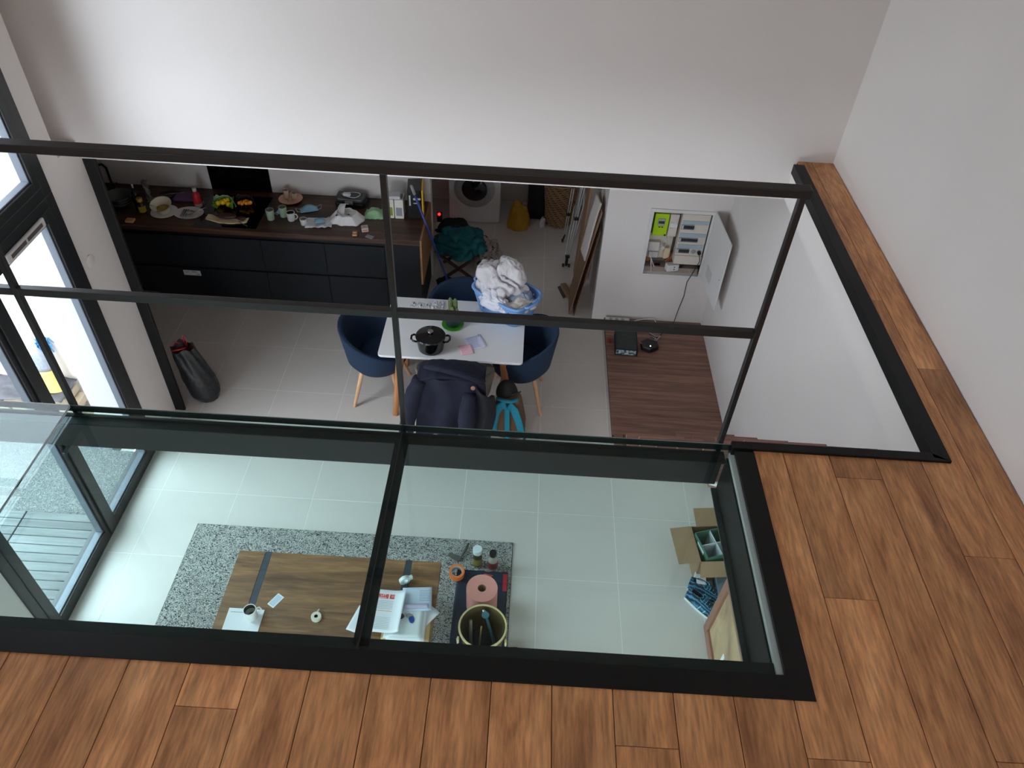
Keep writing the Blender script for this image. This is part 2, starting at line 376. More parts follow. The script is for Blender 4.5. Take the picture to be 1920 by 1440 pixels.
# outer frame of both, transom between
fr = M(); X0, X1 = XL-.09, XL+.012
fr.box(X0, X1, 2.36, 2.43, ZF, -.27).box(X0, X1, 4.045, 4.125, ZF, -.27).box(X0, X1, 2.43, 4.045, ZF, ZF+.03).box(X0, X1, 2.43, 4.045, -.335, -.27)
fr.build('door_frame', frame_al, w2, bevel=.004)
fr = M(); fr.box(X0, X1, 2.36, 2.43, -.27, 1.70).box(X0, X1, 4.045, 4.125, -.27, 1.70)  .box(X0, X1, 2.43, 4.045, 1.63, 1.70).box(X0, X1, 2.43, 4.045, -.27, -.20)
fr.build('window_frame', frame_al, w1, bevel=.004)
leaf(w1, 2.43, 4.045, -.20, 1.63, .06)
leaf(w2, 3.265, 4.045, ZF+.03, -.335, .075, name='door_leaf')
lf2 = leaf(w2, 2.43, 3.265, ZF+.03, -.335, .075, name='door_leaf')
M().box(XL+.016, XL+.03, 3.225, 3.305, ZF+.03, -.335).build('meeting_stile', frame_al, w2, bevel=.003)
# lever handle on the stile
M().lathe([(.014, 0), (.014, .05)], (XL+.03, 3.24, -1.6), 12, T=Matrix.Rotation(PI/2, 3, 'Y')).box(XL+.065, XL+.085, 3.13, 3.25, -1.612, -1.588).build('lever_handle', frame_al, w2, bevel=.003)
# trickle vent on the top rail of the right leaf
vg = M().box(XL+.012, XL+.032, 3.50, 3.93, -.395, -.335).build('vent_body', P('vent_white', (196, 196, 192), .5), w2, bevel=.009)
vg['label'] = 'white trickle vent with two slots'
M().box(XL+.0322, XL+.0345, 3.54, 3.70, -.375, -.352).box(XL+.0322, XL+.0345, 3.72, 3.89, -.375, -.352).build('vent_slot', P('vent_slot', (80, 74, 70), .8), vg)
# two unseen windows added on the camera side for extra light
for nm, (a, b, c, d) in {'added_window_2': (-2.1, .3, .32, 2.1), 'added_window_3': (-1.8, .6, -2.6, -.42)}.items():
    w = struct(bpy.data.objects.new(nm, None)); COL.objects.link(w); leaf(w, -2.3, (-1.0 if nm == 'added_window_2' else .3), (.2 if nm == 'added_window_2' else ZF), (2.2 if nm == 'added_window_2' else -.4), .08)
# round blanking plate + faint pencil marks on the pier
tag(M().lathe([(.045, 0), (.045, .004), (.04, .006)], (XL, 4.23, -.86), 28, T=Matrix.Rotation(PI/2, 3, 'Y')).build('blanking_plate', white_wall, smooth='auto'), 'round white blanking plate on the narrow wall beside the window', 'wall plate')

# ---------------- terrace outside
ZT = -2.66
deck_m = wood('weathered_deck', (92, 96, 96), (108, 112, 112), (124, 128, 128), grain=(1.5, 20, 20), rough=.9, marks=.35)
deck_m.node_tree.nodes['Principled BSDF'].inputs['Specular IOR Level'].default_value = .15
stone = ramp_mat('grey_gravel', [(.35, (62, 66, 66)), (.5, (92, 96, 96)), (.66, (136, 138, 136))], 120, .9, 'noise', 4, .4, .8)
dk = struct(M().box(-5.4, -3.34, 1.2, 3.43, ZT-.12, ZT-.03).box(-3.34, -3.06, 2.37, 3.43, ZT-.06, ZT-.03).build('terrace_deck', P('deck_joist', (50, 48, 46), .9)), 'grey weathered timber deck outside')
n = 0; y = 3.43
while y > 1.3:
    for (a, b) in ((-5.4, -3.70), (-3.69, -3.335 if y < 2.48 else -3.10)):
        M().box(a-(a+b)/2, b-(a+b)/2, -.0335, .0335, -.028, 0).build('deck_board', deck_m, dk, loc=((a+b)/2, y-.036, ZT), bevel=.003, seg=1)
    y -= .073
gr = M(); 
gr.grid(lambda u, v: (-5.4+2.06*u, 3.44+1.06*v, ZT-.02+.012*fold(u*90, v*50)), 120, 70).grid(lambda u, v: (-3.34+.26*u, 3.44+.66*v, ZT-.02+.012*fold(u*12, v*32)), 20, 46)
o = gr.build('gravel', stone, smooth=True); o['kind'] = 'stuff'; o['label'] = 'strip of fine grey gravel beyond the deck'; o['category'] = 'gravel'
for i in range(3):
    y = 4.16+.09*i
    M().box(-1.0, 1.0, -.04, .04, -.03, .012).build('border_board', deck_m, dk, loc=(-4.35, y, ZT), bevel=.003, seg=1)
struct(M().box(-9, -3.335, -6, 7, ZT-.3, ZT-.13).build('ground', P('ground_outside', (96, 94, 90), .9, var=.1)), 'ground outside')
sill = M().box(-3.12, XL-.005, 2.36, 4.12, ZF-.06, ZF-.012).build('sill_1', P('alu_sill', (70, 72, 74), .5)); struct(sill)
# stack of pale stone slabs against the kitchen's outside wall
st = thing('stone_stack', 'low stack of pale sandstone slabs against the outside wall', 'stone slabs', (-4.15, 4.36, ZT-.02))
sm = P('sandstone', (150, 136, 114), .85, var=.12, scale=6, bump=.3, bscale=25)
for i in range(5):
    for s_ in (0, 1):
        M().box(-.27, .27, -.10, .10, 0, .075).build('slab', sm, st, loc=(-.33+.56*s_+(i % 2)*.05, random.uniform(-.012, .012), .083*i), bevel=.008, seg=1)
tp = M().grid(lambda u, v: (-.6+1.1*u, -.16+.28*v, .43+.03*fold(u*5, v*4, 2)+.02*fold(u*14, v*9, 5)), 40, 14).build('tarpaulin', P('grey_tarp', (66, 66, 72), .6, var=.2, scale=9), smooth=True, solid=.004)
tp.location = st.location; tag(tp, 'crumpled grey tarpaulin over the sandstone slabs', 'tarpaulin')
# mop standing head up, dusty feather duster
mp = thing('mop', 'upright mop with pale pole and blue strands outside', 'mop', (-3.83, 4.40, ZT))
M().tube([(0, 0, 0), (.06, .05, .75)], .013, 8).build('pole', P('pale_wood', (222, 206, 170), .6), mp, smooth=True)
st_ = M()
for i in range(46):
    a = random.uniform(0, 2*PI); r = random.uniform(.02, .085)
    st_.tube([(.06, .05, .74), (.06+r*.6*math.cos(a), .05+r*.6*math.sin(a), .80+random.uniform(0, .05)), (.06+r*math.cos(a), .05+r*math.sin(a), .86-random.uniform(0, .16))], .006, 4)
st_.build('strands', P('mop_blue', (60, 140, 196), .9, var=.3, scale=30), mp)
yc = M().lathe([(.10, 0), (.085, .05), (.07, .2), (.02, .22)], (0, 0, 0), 18, sy=.5).build('yellow_bucket', P('pale_yellow', (214, 184, 110), .5), smooth='auto')
yc.location = (-3.78, 4.34, -2.24); tag(yc, 'pale yellow plastic tub on the slabs behind the mop', 'tub')
bg_ = M().lathe([(.09, 0), (.10, .04), (.07, .16), (.03, .22)], (0, 0, 0), 18, sy=.5)
bg_.v = [(x+.01*fold(x*60, z*60), y+.01*fold(y*60, z*50), z) for x, y, z in bg_.v]
b2 = bg_.build('plastic_bag', P('foil_grey', (140, 146, 156), .35, var=.4, scale=60), smooth=True); b2.location = (-3.79, 4.36, -2.03); tag(b2, 'crinkled grey bag on top of the yellow tub outside', 'bag')
# garden wall far off
struct(M().box(-9, -8.8, -6, 7, ZT-.1, .4).build('garden_wall', cool_wall), 'garden wall outside')

# ---------------- glass floor
ff = thing('glass_floor', 'walk-on glass floor panels in a black steel frame', 'glass floor', (0, 0, 0))
f = M()
f.prism([(-2.95, 1.042), (.948, 1.042), (.948, 2.03), (.873, 2.03), (.873, 1.118), (-2.95, 1.118)], -.012, .0035)
fo = f.build('steel_frame', black_steel, ff)
# supporting beams
b = M()
b.box(-2.95, .845, 2.045, 2.067, -.222, -.042).box(-2.95, .845, 2.005, 2.045, -.052, -.042)
b.build('front_beam', black_steel, ff, bevel=.002)
M().box(-2.95, .88, 1.09, 1.178, -.052, -.042).box(-2.95, .86, 1.085, 1.10, -.24, -.052).build('near_beam', black_steel, ff)
M().box(-.463, -.411, 1.15, 2.005, -.052, -.042).box(-.441, -.433, 1.15, 2.045, -.11, -.052).build('centre_beam', black_steel, ff)
M().box(.853, .861, 1.10, 2.04, -.24, -.05).build('side_beam', black_steel, ff); M().box(.832, .853, 1.10, 2.04, -.246, -.238).build('beam_flange', P('flange_grey', (62, 68, 66), .5), ff)
gapm = P('raw_plaster', (226, 228, 222), .9, var=.12, scale=30, bump=.4, bscale=50)
gp = M(); gp.grid(lambda u, v: (.859+.014*v-(.006*abs(fold(u*34, 3)))*v, 1.13+.9*u, -.046), 60, 2).build('plaster_strip', gapm, ff)
for i, (a, b_) in enumerate(((-2.95, -1.766), (-1.762, -.4385), (-.4355, .872))):
    gl = M().add([(x, y, z) for z in (-.034, 0) for y in (1.119, 2.067) for x in (a, b_)], [(0, 2, 3, 1), (4, 5, 7, 6)])
    gl.build('glass_panel', floor_glass, ff)
    M().box(a, b_, 2.0672, 2.0684, -.034, -.003).build('edge_polish', green_edge, ff); M().box(a, b_, 2.0672, 2.0690, -.003, .0005).build('edge_arris', P('arris', (120, 134, 130), .2), ff)
for x in (-1.764, -.437):
    M().box(x-.0022, x+.0022, 1.119, 2.067, -.006, .0006).build('silicone_joint', dark, ff)

# ---------------- railing
rl = thing('railing', 'black steel railing along the glass floor', 'railing', (0, 2.085, 0))
for x in (-1.764, -.437, .825):
    M().box(x-.010, x+.010, -.012, .012, -.20, 1.085).build('post', rail_steel, rl, bevel=.002)
M().box(-2.95, .846, -.022, .022, 1.085, 1.112).build('handrail', rail_steel, rl, bevel=.003)
for a, b_ in ((-2.95, -1.774), (-1.754, -.447), (-.427, .815)):
    M().box(a, b_, -.013, .013, .535, .565).build('mid_rail', rail_steel, rl, bevel=.002)
# steel angle trimming the stairwell
tr = thing('stairwell_trim', 'black steel angle edging the stairwell opening', 'edge trim', (0, 0, 0))
M().prism([(1.655, 2.052), (1.722, 2.036), (1.722, YB-.07), (1.655, YB-.07)], -.05, .012).build('long_angle', black_steel, tr, bevel=.002)
M().prism([(.865, 2.078), (.865, 2.040), (1.722, 2.036), (1.655, 2.078)], -.05, .012).build('short_angle', black_steel, tr, bevel=.002)

# ---------------- parquet landing
pf = struct(M().box(.86, XR, 4.545, YE, ZF, ZF+.022).build('floor_landing', P('landing_base', (70, 48, 38), .8)), 'dark parquet landing at the foot of the stairs')
for i in range(14):
    y0 = 4.545+(YE-4.545)/14*i; y1 = y0+(YE-4.545)/14
    M().box(-(XR-.86)/2+.001, (XR-.86)/2-.001, -(y1-y0)/2+.0008, (y1-y0)/2-.0008, 0, .014).build('strip', parq_m, pf, loc=((.86+XR)/2, (y0+y1)/2, ZF+.022), bevel=.0008, seg=1)
# alternating-tread stair
sr = struct(bpy.data.objects.new('staircase', None), 'steep walnut alternating stair rising to the upper floor'); COL.objects.link(sr)
nos = [(4.418, -2.378), (3.994, -1.956), (3.538, -1.495), (3.102, -1.047), (2.657, -.594), (2.30, -.24)]
for i, (y, z) in enumerate(nos):
    M().box(1.36, XR-.004, y-.24, y, z-.035, z).build('tread', parq_m, sr, bevel=.004)
for i in range(len(nos)-1):
    y = (nos[i][0]+nos[i+1][0])/2; z = (nos[i][1]+nos[i+1][1])/2
    M().box(.90, 1.36, y-.24, y-.02, z-.06, z-.025).build('tread', parq_m, sr, bevel=.004)

M().add([(x, y, z) for (y, z) in ((4.34, -2.50), (4.34, -2.52), (2.08, -.17), (2.08, -.19)) for x in (.90, XR-.006)], [(0, 1, 5, 4), (2, 6, 7, 3), (0, 2, 3, 1), (4, 5, 7, 6), (0, 4, 6, 2), (1, 3, 7, 5)]).build('light_block_board', white_wall, sr).location.z = -.10  # unseen board added under the treads to block light from below
# ================================================================ LIVING AREA
# rug
rug_m = ramp_mat('rug_loops', [(.36, (38, 42, 44)), (.44, (96, 98, 98)), (.49, (186, 186, 180)), (.68, (206, 204, 198))], 52, .95, 'noise', 1.0, 2.6, 1.0, (1, 1.25, 1), .012)
m = M(); m.grid(lambda u, v: (-2.345+2.39*u, 2.02+1.355*v, ZF+.014+.003*fold(u*160, v*90)), 200, 110)
rg = m.build('rug', rug_m, smooth=True); tag(rg, 'black and white looped wool rug under the coffee table', 'rug')
M().box(-2.35, .05, 2.015, 3.38, ZF+.001, ZF+.009).build('backing', P('rug_backing', (96, 98, 96), .9), rg)
# coffee table
ZC = -2.23; ZR = ZF+.018
ct = thing('coffee_table', 'low coffee table of brown reclaimed wood with two black steel bands', 'table', (-1.115, 2.61, ZR))
zt = ZC-ZR
for a, b in ((-.69, -.513), (-.468, .442), (.486, .681)):
    M().box(a, b, -.30, .30, zt-.045, zt).build('top_board', table_m, ct, bevel=.002)
band = P('band_steel', (62, 70, 78), .5, metal=.3, var=.12, scale=14)
for x in (-.4905, .464):
    M().box(x-.021, x+.021, -.302, .302, zt-.046, zt-.0005).box(x-.021, x+.021, -.302, -.297, 0, zt-.04).box(x-.021, x+.021, .297, .302, 0, zt-.04).box(x-.021, x+.021, -.302, .302, 0, .006).build('steel_band', band, ct)
    for y in (-.24, .24): M().box(x-.02, x+.02, y-.03, y+.03, .006, zt-.045).build('leg', band, ct)
# white sheet + mug
t = M().cbox((0, 0, .003), (.225, .165, .006)).build('notepad', paper_m, bevel=.001); t.location = (-1.625, 2.393, ZC+.0005); t.rotation_euler = (0, 0, .0)
tag(t, 'white drawing pad under the mug on the coffee table', 'notepad')
M().cbox((-.03, .055, .0064), (.13, .0035, .0006)).build('pencil_line', P('pencil_grey', (150, 150, 160), .7), t)
def mug(name, label, loc, rz, c_out, c_in, h=.085, r=.037, handle=True, group=None, fill=None, taper=.85):
    k = thing(name, label, 'mug' if handle else 'cup', loc, rz, group)
    p = [(r*taper*.9, 0), (r*taper, .004), (r, h), (r-.004, h), (r*taper-.004, .008)]
    M().lathe(p, n=28, cap1=True).build('body', c_out, k, smooth='auto')
    M().lathe([(r*taper-.0035, .010), (r-.0045, h-.003)], n=28, cap0=True, cap1=False).build('inside', c_in, k, smooth=True)
    if handle:
        M().tube([(r*.9, 0, h*.82), (r+.018, 0, h*.80), (r+.026, 0, h*.5), (r+.012, 0, h*.25), (r*.82, 0, h*.2)], .0055, 8).build('handle', c_out, k, smooth=True)
    return k
cer = P('white_ceramic', (232, 232, 228), .25); gin = P('olive_glaze', (52, 62, 46), .3)
mug('mug', 'white mug with dark green inside on the drawing pad', (-1.575, 2.42, ZC+.007), .55, cer, gin, .09, .040)
c = M().cbox((0, 0, .0006), (.052, .095, .0012)).build('card', P('card_white', (232, 236, 238), .5)); c.location = (-1.462, 2.548, ZC); c.rotation_euler = (0, 0, -.55)
tag(c, 'small white card beside the left black band of the coffee table', 'card')
M().cbox((0, 0, .0014), (.04, .08, .0005)).build('print', P('card_blue', (190, 208, 222), .5), c)
tp = thing('tape_roll', 'small round roll of cream tape in the middle of the coffee table', 'tape', (-1.175, 2.445, ZC))
M().lathe([(.012, 0), (.032, 0), (.032, .022), (.012, .022), (.012, 0)], n=32, cap0=False, cap1=False).build('roll', P('cream_tape', (214, 208, 190), .6), tp, smooth='auto')
M().lathe([(.009, 0), (.012, 0), (.012, .0215), (.009, .0215), (.009, 0)], n=24, cap0=False, cap1=False).build('core', dark, tp, smooth='auto')
M().tube([(0, .028, .016), (.003, .045, .014), (.006, .055, .01)], .004, 6).build('loose_end', P('cream_tape', (214, 208, 190), .6), tp)
# heap of papers and letters
pm = [paper_m, P('paper_blue', (196, 208, 226), .7), P('paper_warm', (222, 214, 198), .7)]
redp = P('red_print', (214, 74, 66), .6); greyp = P('grey_print', (148, 154, 166), .7); orp = P('orange_print', (230, 150, 60), .6)
def sheet(label, x, y, z, w, h, rz, mat, curl=0., name='letter', cat='letter', nx=8, ny=10, group=None):
    m = M(); m.grid(lambda u, v: (w*(u-.5), h*(v-.5), curl*(abs(u-.5)*2)**3*.03*(1 if u > .5 else 0)+curl*.004*math.sin(v*4)), nx, ny)
    o = m.build(name, mat, smooth=True, solid=.0012); o.location = (x, y, z); o.rotation_euler = (0, 0, rz)
    tag(o, label, cat, group); return o
env = sheet('tan envelope at the bottom of the paper pile', -.60, 2.425, ZC+.002, .30, .21, .03, P('kraft', (206, 178, 128), .8), name='envelope', cat='envelope')
sheet('white booklet corner sticking out to the right of the paper pile', -.50, 2.50, ZC+.006, .17, .12, .9, pm[0])
sheet('loose white sheet whose corner shows left of the centre beam', -.90, 2.45, ZC+.002, .10, .18, -.3, pm[0])
for i in range(5):
    sheet('plain sheet in the stack under the folded letter', -.60+random.uniform(-.012, .012), 2.45+random.uniform(-.01, .01), ZC+.010+.004*i, .235, .27, [-.05, .03, .055, -.02, .01][i], pm[i % 3 if i < 4 else 0], group='plain sheets of the paper pile')
s1 = sheet('pale sheet on top of the pile under the key ring', -.60, 2.445, ZC+.033, .20, .22, .02, P('paper_pale', (214, 222, 222), .7))
s2 = sheet('blue-white letter with a folded lower edge at the back of the pile', -.555, 2.60, ZC+.036, .19, .17, .10, pm[1])
M().grid(lambda u, v: (-.075+.15*u, -.035-.035*v, .002+.016*math.sin(v*PI)*(1-.3*u)), 10, 6).build('folded_edge', P('lilac_fold', (176, 170, 190), .7), s2, smooth=True, solid=.001)
for i in range(7): M().cbox((.05, .06-.012*i, .0012), (.07, .0035, .0004)).build('text_line', greyp, s2)
s3 = sheet('invoice with red header bands and an orange warning triangle', -.735, 2.50, ZC+.042, .205, .30, -.03, pm[0], 1.0, 'invoice', 'invoice', 14, 14)
def zl(y): v = y/.30+.5; return .004*math.sin(v*4)+.0016
def ink(name, x0, x1, y0, y1, mat, up=0.): return M().add([(x, y, zl(y)+up) for y in (y0, y1) for x in (x0, x1)], [(0, 1, 3, 2)]).build(name, mat, s3, solid=.0004)
ink('header_band', -.098, -.006, .085, .118, redp); ink('header_band', .002, .072, .085, .118, redp)
text('UIT', .024, paper_m, s3, (-.04, .107, zl(.105)+.0012))
for a in ((-.09, -.02, .089, .093), (.012, .062, .098, .100), (.012, .062, .106, .108)): ink('header_print', *a, paper_m, .0008)
for i in range(6): ink('text_line', -.09, .05, .066-.011*i, .068-.011*i, greyp)
ink('orange_rule', -.09, .045, -.006, -.003, orp)
M().prism([(-.098, -.045), (-.066, -.008), (-.098, .0)], zl(-.03)+.001, zl(-.03)+.002).build('warning_triangle', orp, s3)
for i in range(8): ink('text_line', -.09, .04, -.05-.011*i, -.0485-.011*i, greyp)
# crumpled tissue / cord reels of white tape
wt = thing('tape_dispenser', 'white sticky-tape dispenser standing on its side behind the letters', 'tape', (-.655, 2.735, ZC+.032), .5)
RT = Matrix.Rotation(PI/2, 3, 'X')
M().lathe([(.020, -.012), (.036, -.012), (.036, .012), (.020, .012), (.020, -.012)], n=24, cap0=False, cap1=False, T=RT).build('reel', P('tape_white', (206, 216, 214), .4), wt, smooth='auto')
M().cbox((.04, .0, .005), (.03, .022, .03)).build('cutter', P('tape_white', (206, 216, 214), .4), wt, bevel=.004)
# key ring with fobs
kr = thing('key_ring', 'key ring with dark oval tag, coins of metal and blue fob', 'keys', (-.60, 2.475, ZC+.036))
M().lathe([(.0, 0), (.036, 0), (.038, .002), (.036, .005), (0, .005)], (-.055, -.005, .001), 24, sy=.6, cap0=False, cap1=False).build('oval_tag', P('dark_tag', (44, 44, 48), .5), kr, smooth='auto')
M().lathe([(.0, 0), (.016, 0), (.017, .002), (.016, .004), (0, .004)], (.030, -.022, .001), 20, sy=1.6, cap0=False, cap1=False, T=Matrix.Rotation(.3, 3, 'Z')).build('blue_fob', P('fob_blue', (28, 70, 150), .35), kr, smooth='auto')
for i, (x, y) in enumerate(((.0, .004), (.012, .01), (.024, .004), (.008, -.006))):
    M().lathe([(.0, 0), (.010, 0), (.010, .002), (0, .002)], (x, y, .002+.0015*i), 14, cap0=False, cap1=False).build('key', chrome, kr)
rp = [(-.02+.016*math.cos(a), .006+.012*math.sin(a), .006) for a in [2*PI*i/16 for i in range(17)]]
M().tube(rp, .001, 5).build('split_ring', chrome, kr)

# navy cloth on the rug, blue roll, bucket, bottles
mt = M().grid(lambda u, v: (-.345+.37*u+.004*fold(v*9, 2), 2.36+.74*v+.006*fold(u*9, 7), ZR+.012+.004*fold(u*6, v*9, 3)), 30, 44).build('shopping_bag', P('bag_navy', (22, 38, 60), .5, var=.15, scale=12), smooth=True, solid=.006)
tag(mt, 'flat navy bag lying on the rug under the pink paper roll', 'bag')
for y_ in (2.94, 2.56): M().box(-.010, .021, y_, y_+.14, ZR+.016, ZR+.021).build('red_print', P('bag_red', (170, 34, 40), .5), mt)
ZB = ZR+.022
pr_ = thing('paper_towel_roll', 'large pink roll of industrial paper towel standing on end', 'paper roll', (-.148, 2.815, ZB))
pk = P('pink_paper', (222, 150, 140), .85, var=.04, scale=30, bump=.1, bscale=80)
hh = .225
M().lathe([(.030, 0), (.106, 0), (.107, .004), (.107, hh-.004), (.106, hh), (.030, hh), (.030, 0)], n=48, cap0=False, cap1=False).build('paper', pk, pr_, smooth='auto')
M().lathe([(.027, .002), (.0305, .002), (.0305, hh-.002), (.027, hh-.002), (.027, .002)], n=24, cap0=False, cap1=False).build('core', card_m, pr_, smooth='auto')
M().grid(lambda u, v: (.02-.06*u+.05*v, .1065+.012*u*v, .16+.06*v), 4, 4).build('loose_sheet', P('pink_deep', (204, 104, 94), .85), pr_, solid=.001)
bk = thing('bucket', 'clear yellow-rimmed bucket holding spanners and small tools', 'bucket', (-.122, 2.515, ZR+.001))
olive = P('bucket_olive', (88, 76, 42), .4, var=.1, scale=8)
M().lathe([(.118, 0), (.125, .01), (.150, .27), (.150, .276), (.1465, .276), (.121, .012), (0.0, .010)], n=48, cap1=False).build('bucket_wall', olive, bk, smooth='auto')
M().lathe([(.1465, .268), (.158, .268), (.1595, .276), (.157, .282), (.147, .282), (.1465, .268)], n=56, cap0=False, cap1=False).build('rim', P('rim_cream', (206, 190, 136), .4), bk, smooth='auto')
for s in (-1, 1): M().box(s*.154-.006, s*.154+.008, -.10, -.07, .22, .262).build('handle_lug', P('rim_cream', (206, 190, 136), .4), bk, bevel=.004)
ha = [(.162*math.cos(a), -.08-.10*math.sin(a)*.9, .25-.10*math.sin(a)) for a in [PI*i/14 for i in range(15)]]
M().tube(ha, .0025, 6).build('handle', P('wire_white', (200, 200, 196), .4), bk, smooth=True)
teal = P('tool_teal', (28, 86, 96), .35)
wr = thing('tool', 'teal adjustable spanner leaning against the right side of the bucket', 'spanner', (-.122, 2.515, ZR))
M().tube([(.02, .085, .24), (.05, .04, .17), (.10, -.05, .03)], [.010, .012, .010], 8).build('shaft', teal, wr, smooth=True)
M().lathe([(0, -.008), (.024, -.008), (.026, 0), (.024, .008), (0, .008)], (.012, .098, .252), 16, cap0=False, cap1=False, T=Matrix.Rotation(.7, 3, 'X')).build('head', teal, wr, smooth='auto')
M().cbox((.0, .118, .262), (.018, .02, .014), Matrix.Rotation(.4, 3, 'Z')).build('jaw', chrome, wr, bevel=.003)
def small_tool(label, pts, r, mat, head=None, hm=None):
    k = thing('tool', label, 'tool', (-.122, 2.515, ZR)); M().tube(pts, r, 8).build('shaft', mat, k, smooth=True)
    if head: M().lathe([(0, 0), (head[3], .003), (head[3], head[4]), (0, head[4]+.003)], head[:3], 16, cap0=False, cap1=False).build('head', hm or chrome, k, smooth='auto')
small_tool('grey tube standing at the left inside the bucket', [(-.085, .07, .22), (-.075, -.01, .03)], .012, P('tube_grey', (150, 150, 140), .4), (-.095, -.03, .02, .022, .03), P('milky', (176, 180, 170), .4))
small_tool('tan wooden spatula in the middle of the bucket', [(-.01, .04, .20), (-.02, -.03, .02)], .006, P('spat', (170, 140, 92), .5), (-.028, -.05, .012, .026, .02), P('milky', (176, 180, 170), .4))
small_tool('cream round lid at the bottom of the bucket', [(.035, -.055, .03), (.035, -.052, .05)], .022, P('lid_cream', (196, 180, 120), .5))
# bottles
def bottle(label, loc, r, h, body, cap, capr, caph, lab=None, name='bottle', neck=True, group=None):
    k = thing(name, label, 'bottle', loc, 0, group)
    M().lathe([(r*.9, 0), (r, .006), (r, h*.70), (r*.9, h*.78), (capr*.95, h*.86), (capr*.95, h)], n=26).build('body', body, k, smooth='auto')
    M().lathe([(capr, h-.004), (capr, h+caph-.002), (capr*.94, h+caph)], n=26).build('cap', cap, k, smooth='auto')
    if lab: M().lathe([(r+.0006, h*.15), (r+.0006, h*.62)], n=26, cap0=False, cap1=False).build('label_wrap', lab, k, smooth=True)
    return k
bottle('dark green bottle with a broad white cap on the rug', (-.205, 3.165, ZR), .034, .155, P('bottle_green', (52, 58, 34), .3), P('cap_white', (206, 222, 222), .4), .034, .04, P('olive_label', (120, 116, 48), .5, var=.4, scale=40))
bottle('clear bottle with dark cap and red label on the rug', (-.092, 3.145, ZR), .038, .16, P('bottle_pale', (170, 170, 160), .2), dark, .026, .03, P('wine_label', (116, 34, 42), .5, var=.3, scale=30))
ot = thing('tape_roll', 'roll of orange tape standing half on the navy bag', 'tape', (-.345, 3.055, ZR+.022), 0, rot=(.12, 0, 0))
M().lathe([(.041, 0), (.056, 0), (.056, .048), (.041, .048), (.041, 0)], n=36, cap0=False, cap1=False).build('roll', P('orange_tape', (222, 112, 42), .4), ot, smooth='auto')
M().lathe([(.0375, .001), (.0412, .001), (.0412, .047), (.0375, .047), (.0375, .001)], n=30, cap0=False, cap1=False).build('core', P('core_grey', (170, 168, 160), .7), ot, smooth='auto')
kn = thing('putty_knife', 'grey putty knife lying on the rug above the orange tape', 'putty knife', (-.345, 3.215, ZR+.008), 0)
M().prism([(-.075, .03), (-.085, .0), (-.01, -.045), (.025, -.03), (.02, .0)], 0, .004).build('blade', P('blade', (110, 112, 108), .4, metal=.6), kn)
M().tube([(.01, -.02, .006), (.045, .06, .01), (.06, .115, .008)], [.008, .011, .008], 8).build('handle', P('grip', (78, 80, 76), .6), kn, smooth=True)
ds = M().lathe([(0, 0), (.045, .004), (.05, .03), (.03, .06), (0, .065)], n=24, cap0=False, cap1=False); ds = ds.build('dark_pouch', P('pouch', (62, 62, 58), .8), smooth='auto'); ds.location = (.10, 2.475, ZR-.015)
tag(ds, 'dark round pouch on the floor right of the bucket', 'pouch')

# cardboard boxes, shoes and framed picture by the right wall
bx = thing('cardboard_box', 'open cardboard box with spread flaps near the wall under the glass', 'box', (1.525, 3.31, ZF), .10)
w, d, h = .15, .155, .25
m = M()
m.box(-w, -w+.004, -d, d, 0, h).box(w-.004, w, -d, d, 0, h).box(-w, w, -d, -d+.004, 0, h).box(-w, w, d-.004, d, 0, h).box(-w, w, -d, d, 0, .004)
m.build('carton', card_m, bx)
def flap(a, b, dirx, diry, L, drop): # hinge edge a-b, extends along dir
    v = [a, b, (b[0]+dirx*L, b[1]+diry*L, b[2]-drop), (a[0]+dirx*L, a[1]+diry*L, a[2]-drop)]
    M().add(v, [(0, 1, 2, 3)]).build('flap', card_m, bx, solid=.004)
flap((-w, d, h), (-w, -d, h), -1, 0.0, .155, .02)
flap((-w+.04, d, h), (w-.04, d, h), .05, 1, .15, -.02)
flap((-w, -d, h), (w, -d, h), 0, -1, .07, .09)
gb = thing('drinks_carton', 'green six-cell drinks carton with pale dividers inside the cardboard box', 'carton', (1.52, 3.30, ZF+.006), .30)
grn = P('carton_green', (66, 110, 92), .6, var=.15, scale=16)
m = M(); w2_, d2, h2 = .118, .112, .275
m.box(-w2_, -w2_+.004, -d2, d2, 0, h2).box(w2_-.004, w2_, -d2, d2, 0, h2).box(-w2_, w2_, -d2, -d2+.004, 0, h2).box(-w2_, w2_, d2-.004, d2, 0, h2).box(-w2_, w2_, -d2, d2, 0, .004)
m.build('carton_wall', grn, gb)
dv = P('divider', (196, 206, 208), .7)
M().box(-w2_+.004, w2_-.004, -.0015, .0015, .03, h2-.005).build('divider', dv, gb); M().box(-.0015, .0015, -d2+.004, d2-.004, .03, h2-.005).build('divider', dv, gb)
M().box(-w2_-.001, -w2_, -.05, .05, .215, .25).build('white_print', P('prt', (214, 226, 222), .6), gb)
pkt = M().box(-.10, .10, -.13, .13, 0, .10).build('shoe_box', [P('box_grey', (96, 112, 122), .7)], bevel=.003); pkt.location = (1.575, 3.02+.0, ZF); pkt.dimensions
pkt.location = (1.63, 3.03, ZF); tag(pkt, 'grey-blue shoe box between the cardboard box and the trainers', 'box')
wb = M().box(-.045, .045, -.085, .085, 0, .16).build('packet', [P('packet_white', (214, 210, 214), .6)], bevel=.004); wb.location = (1.42, 3.11, ZF)
wb.scale = (.8, .6, .62); tag(wb, 'white packet with a purple stripe behind the shoes', 'packet')
M().box(-.0462, -.0452, -.03, .02, .02, .15).box(-.03, .0, -.0862, -.0852, .02, .15).build('purple_stripe', P('plum', (110, 74, 96), .6), wb)
shoe_mesh = ramp_mat('shoe_mesh', [(.2, (12, 26, 36)), (.45, (16, 62, 92)), (.7, (24, 92, 128)), (.92, (60, 130, 160))], 22, .75, 'wave', 2, 3.0, .4, (1, 1, 1), .004)
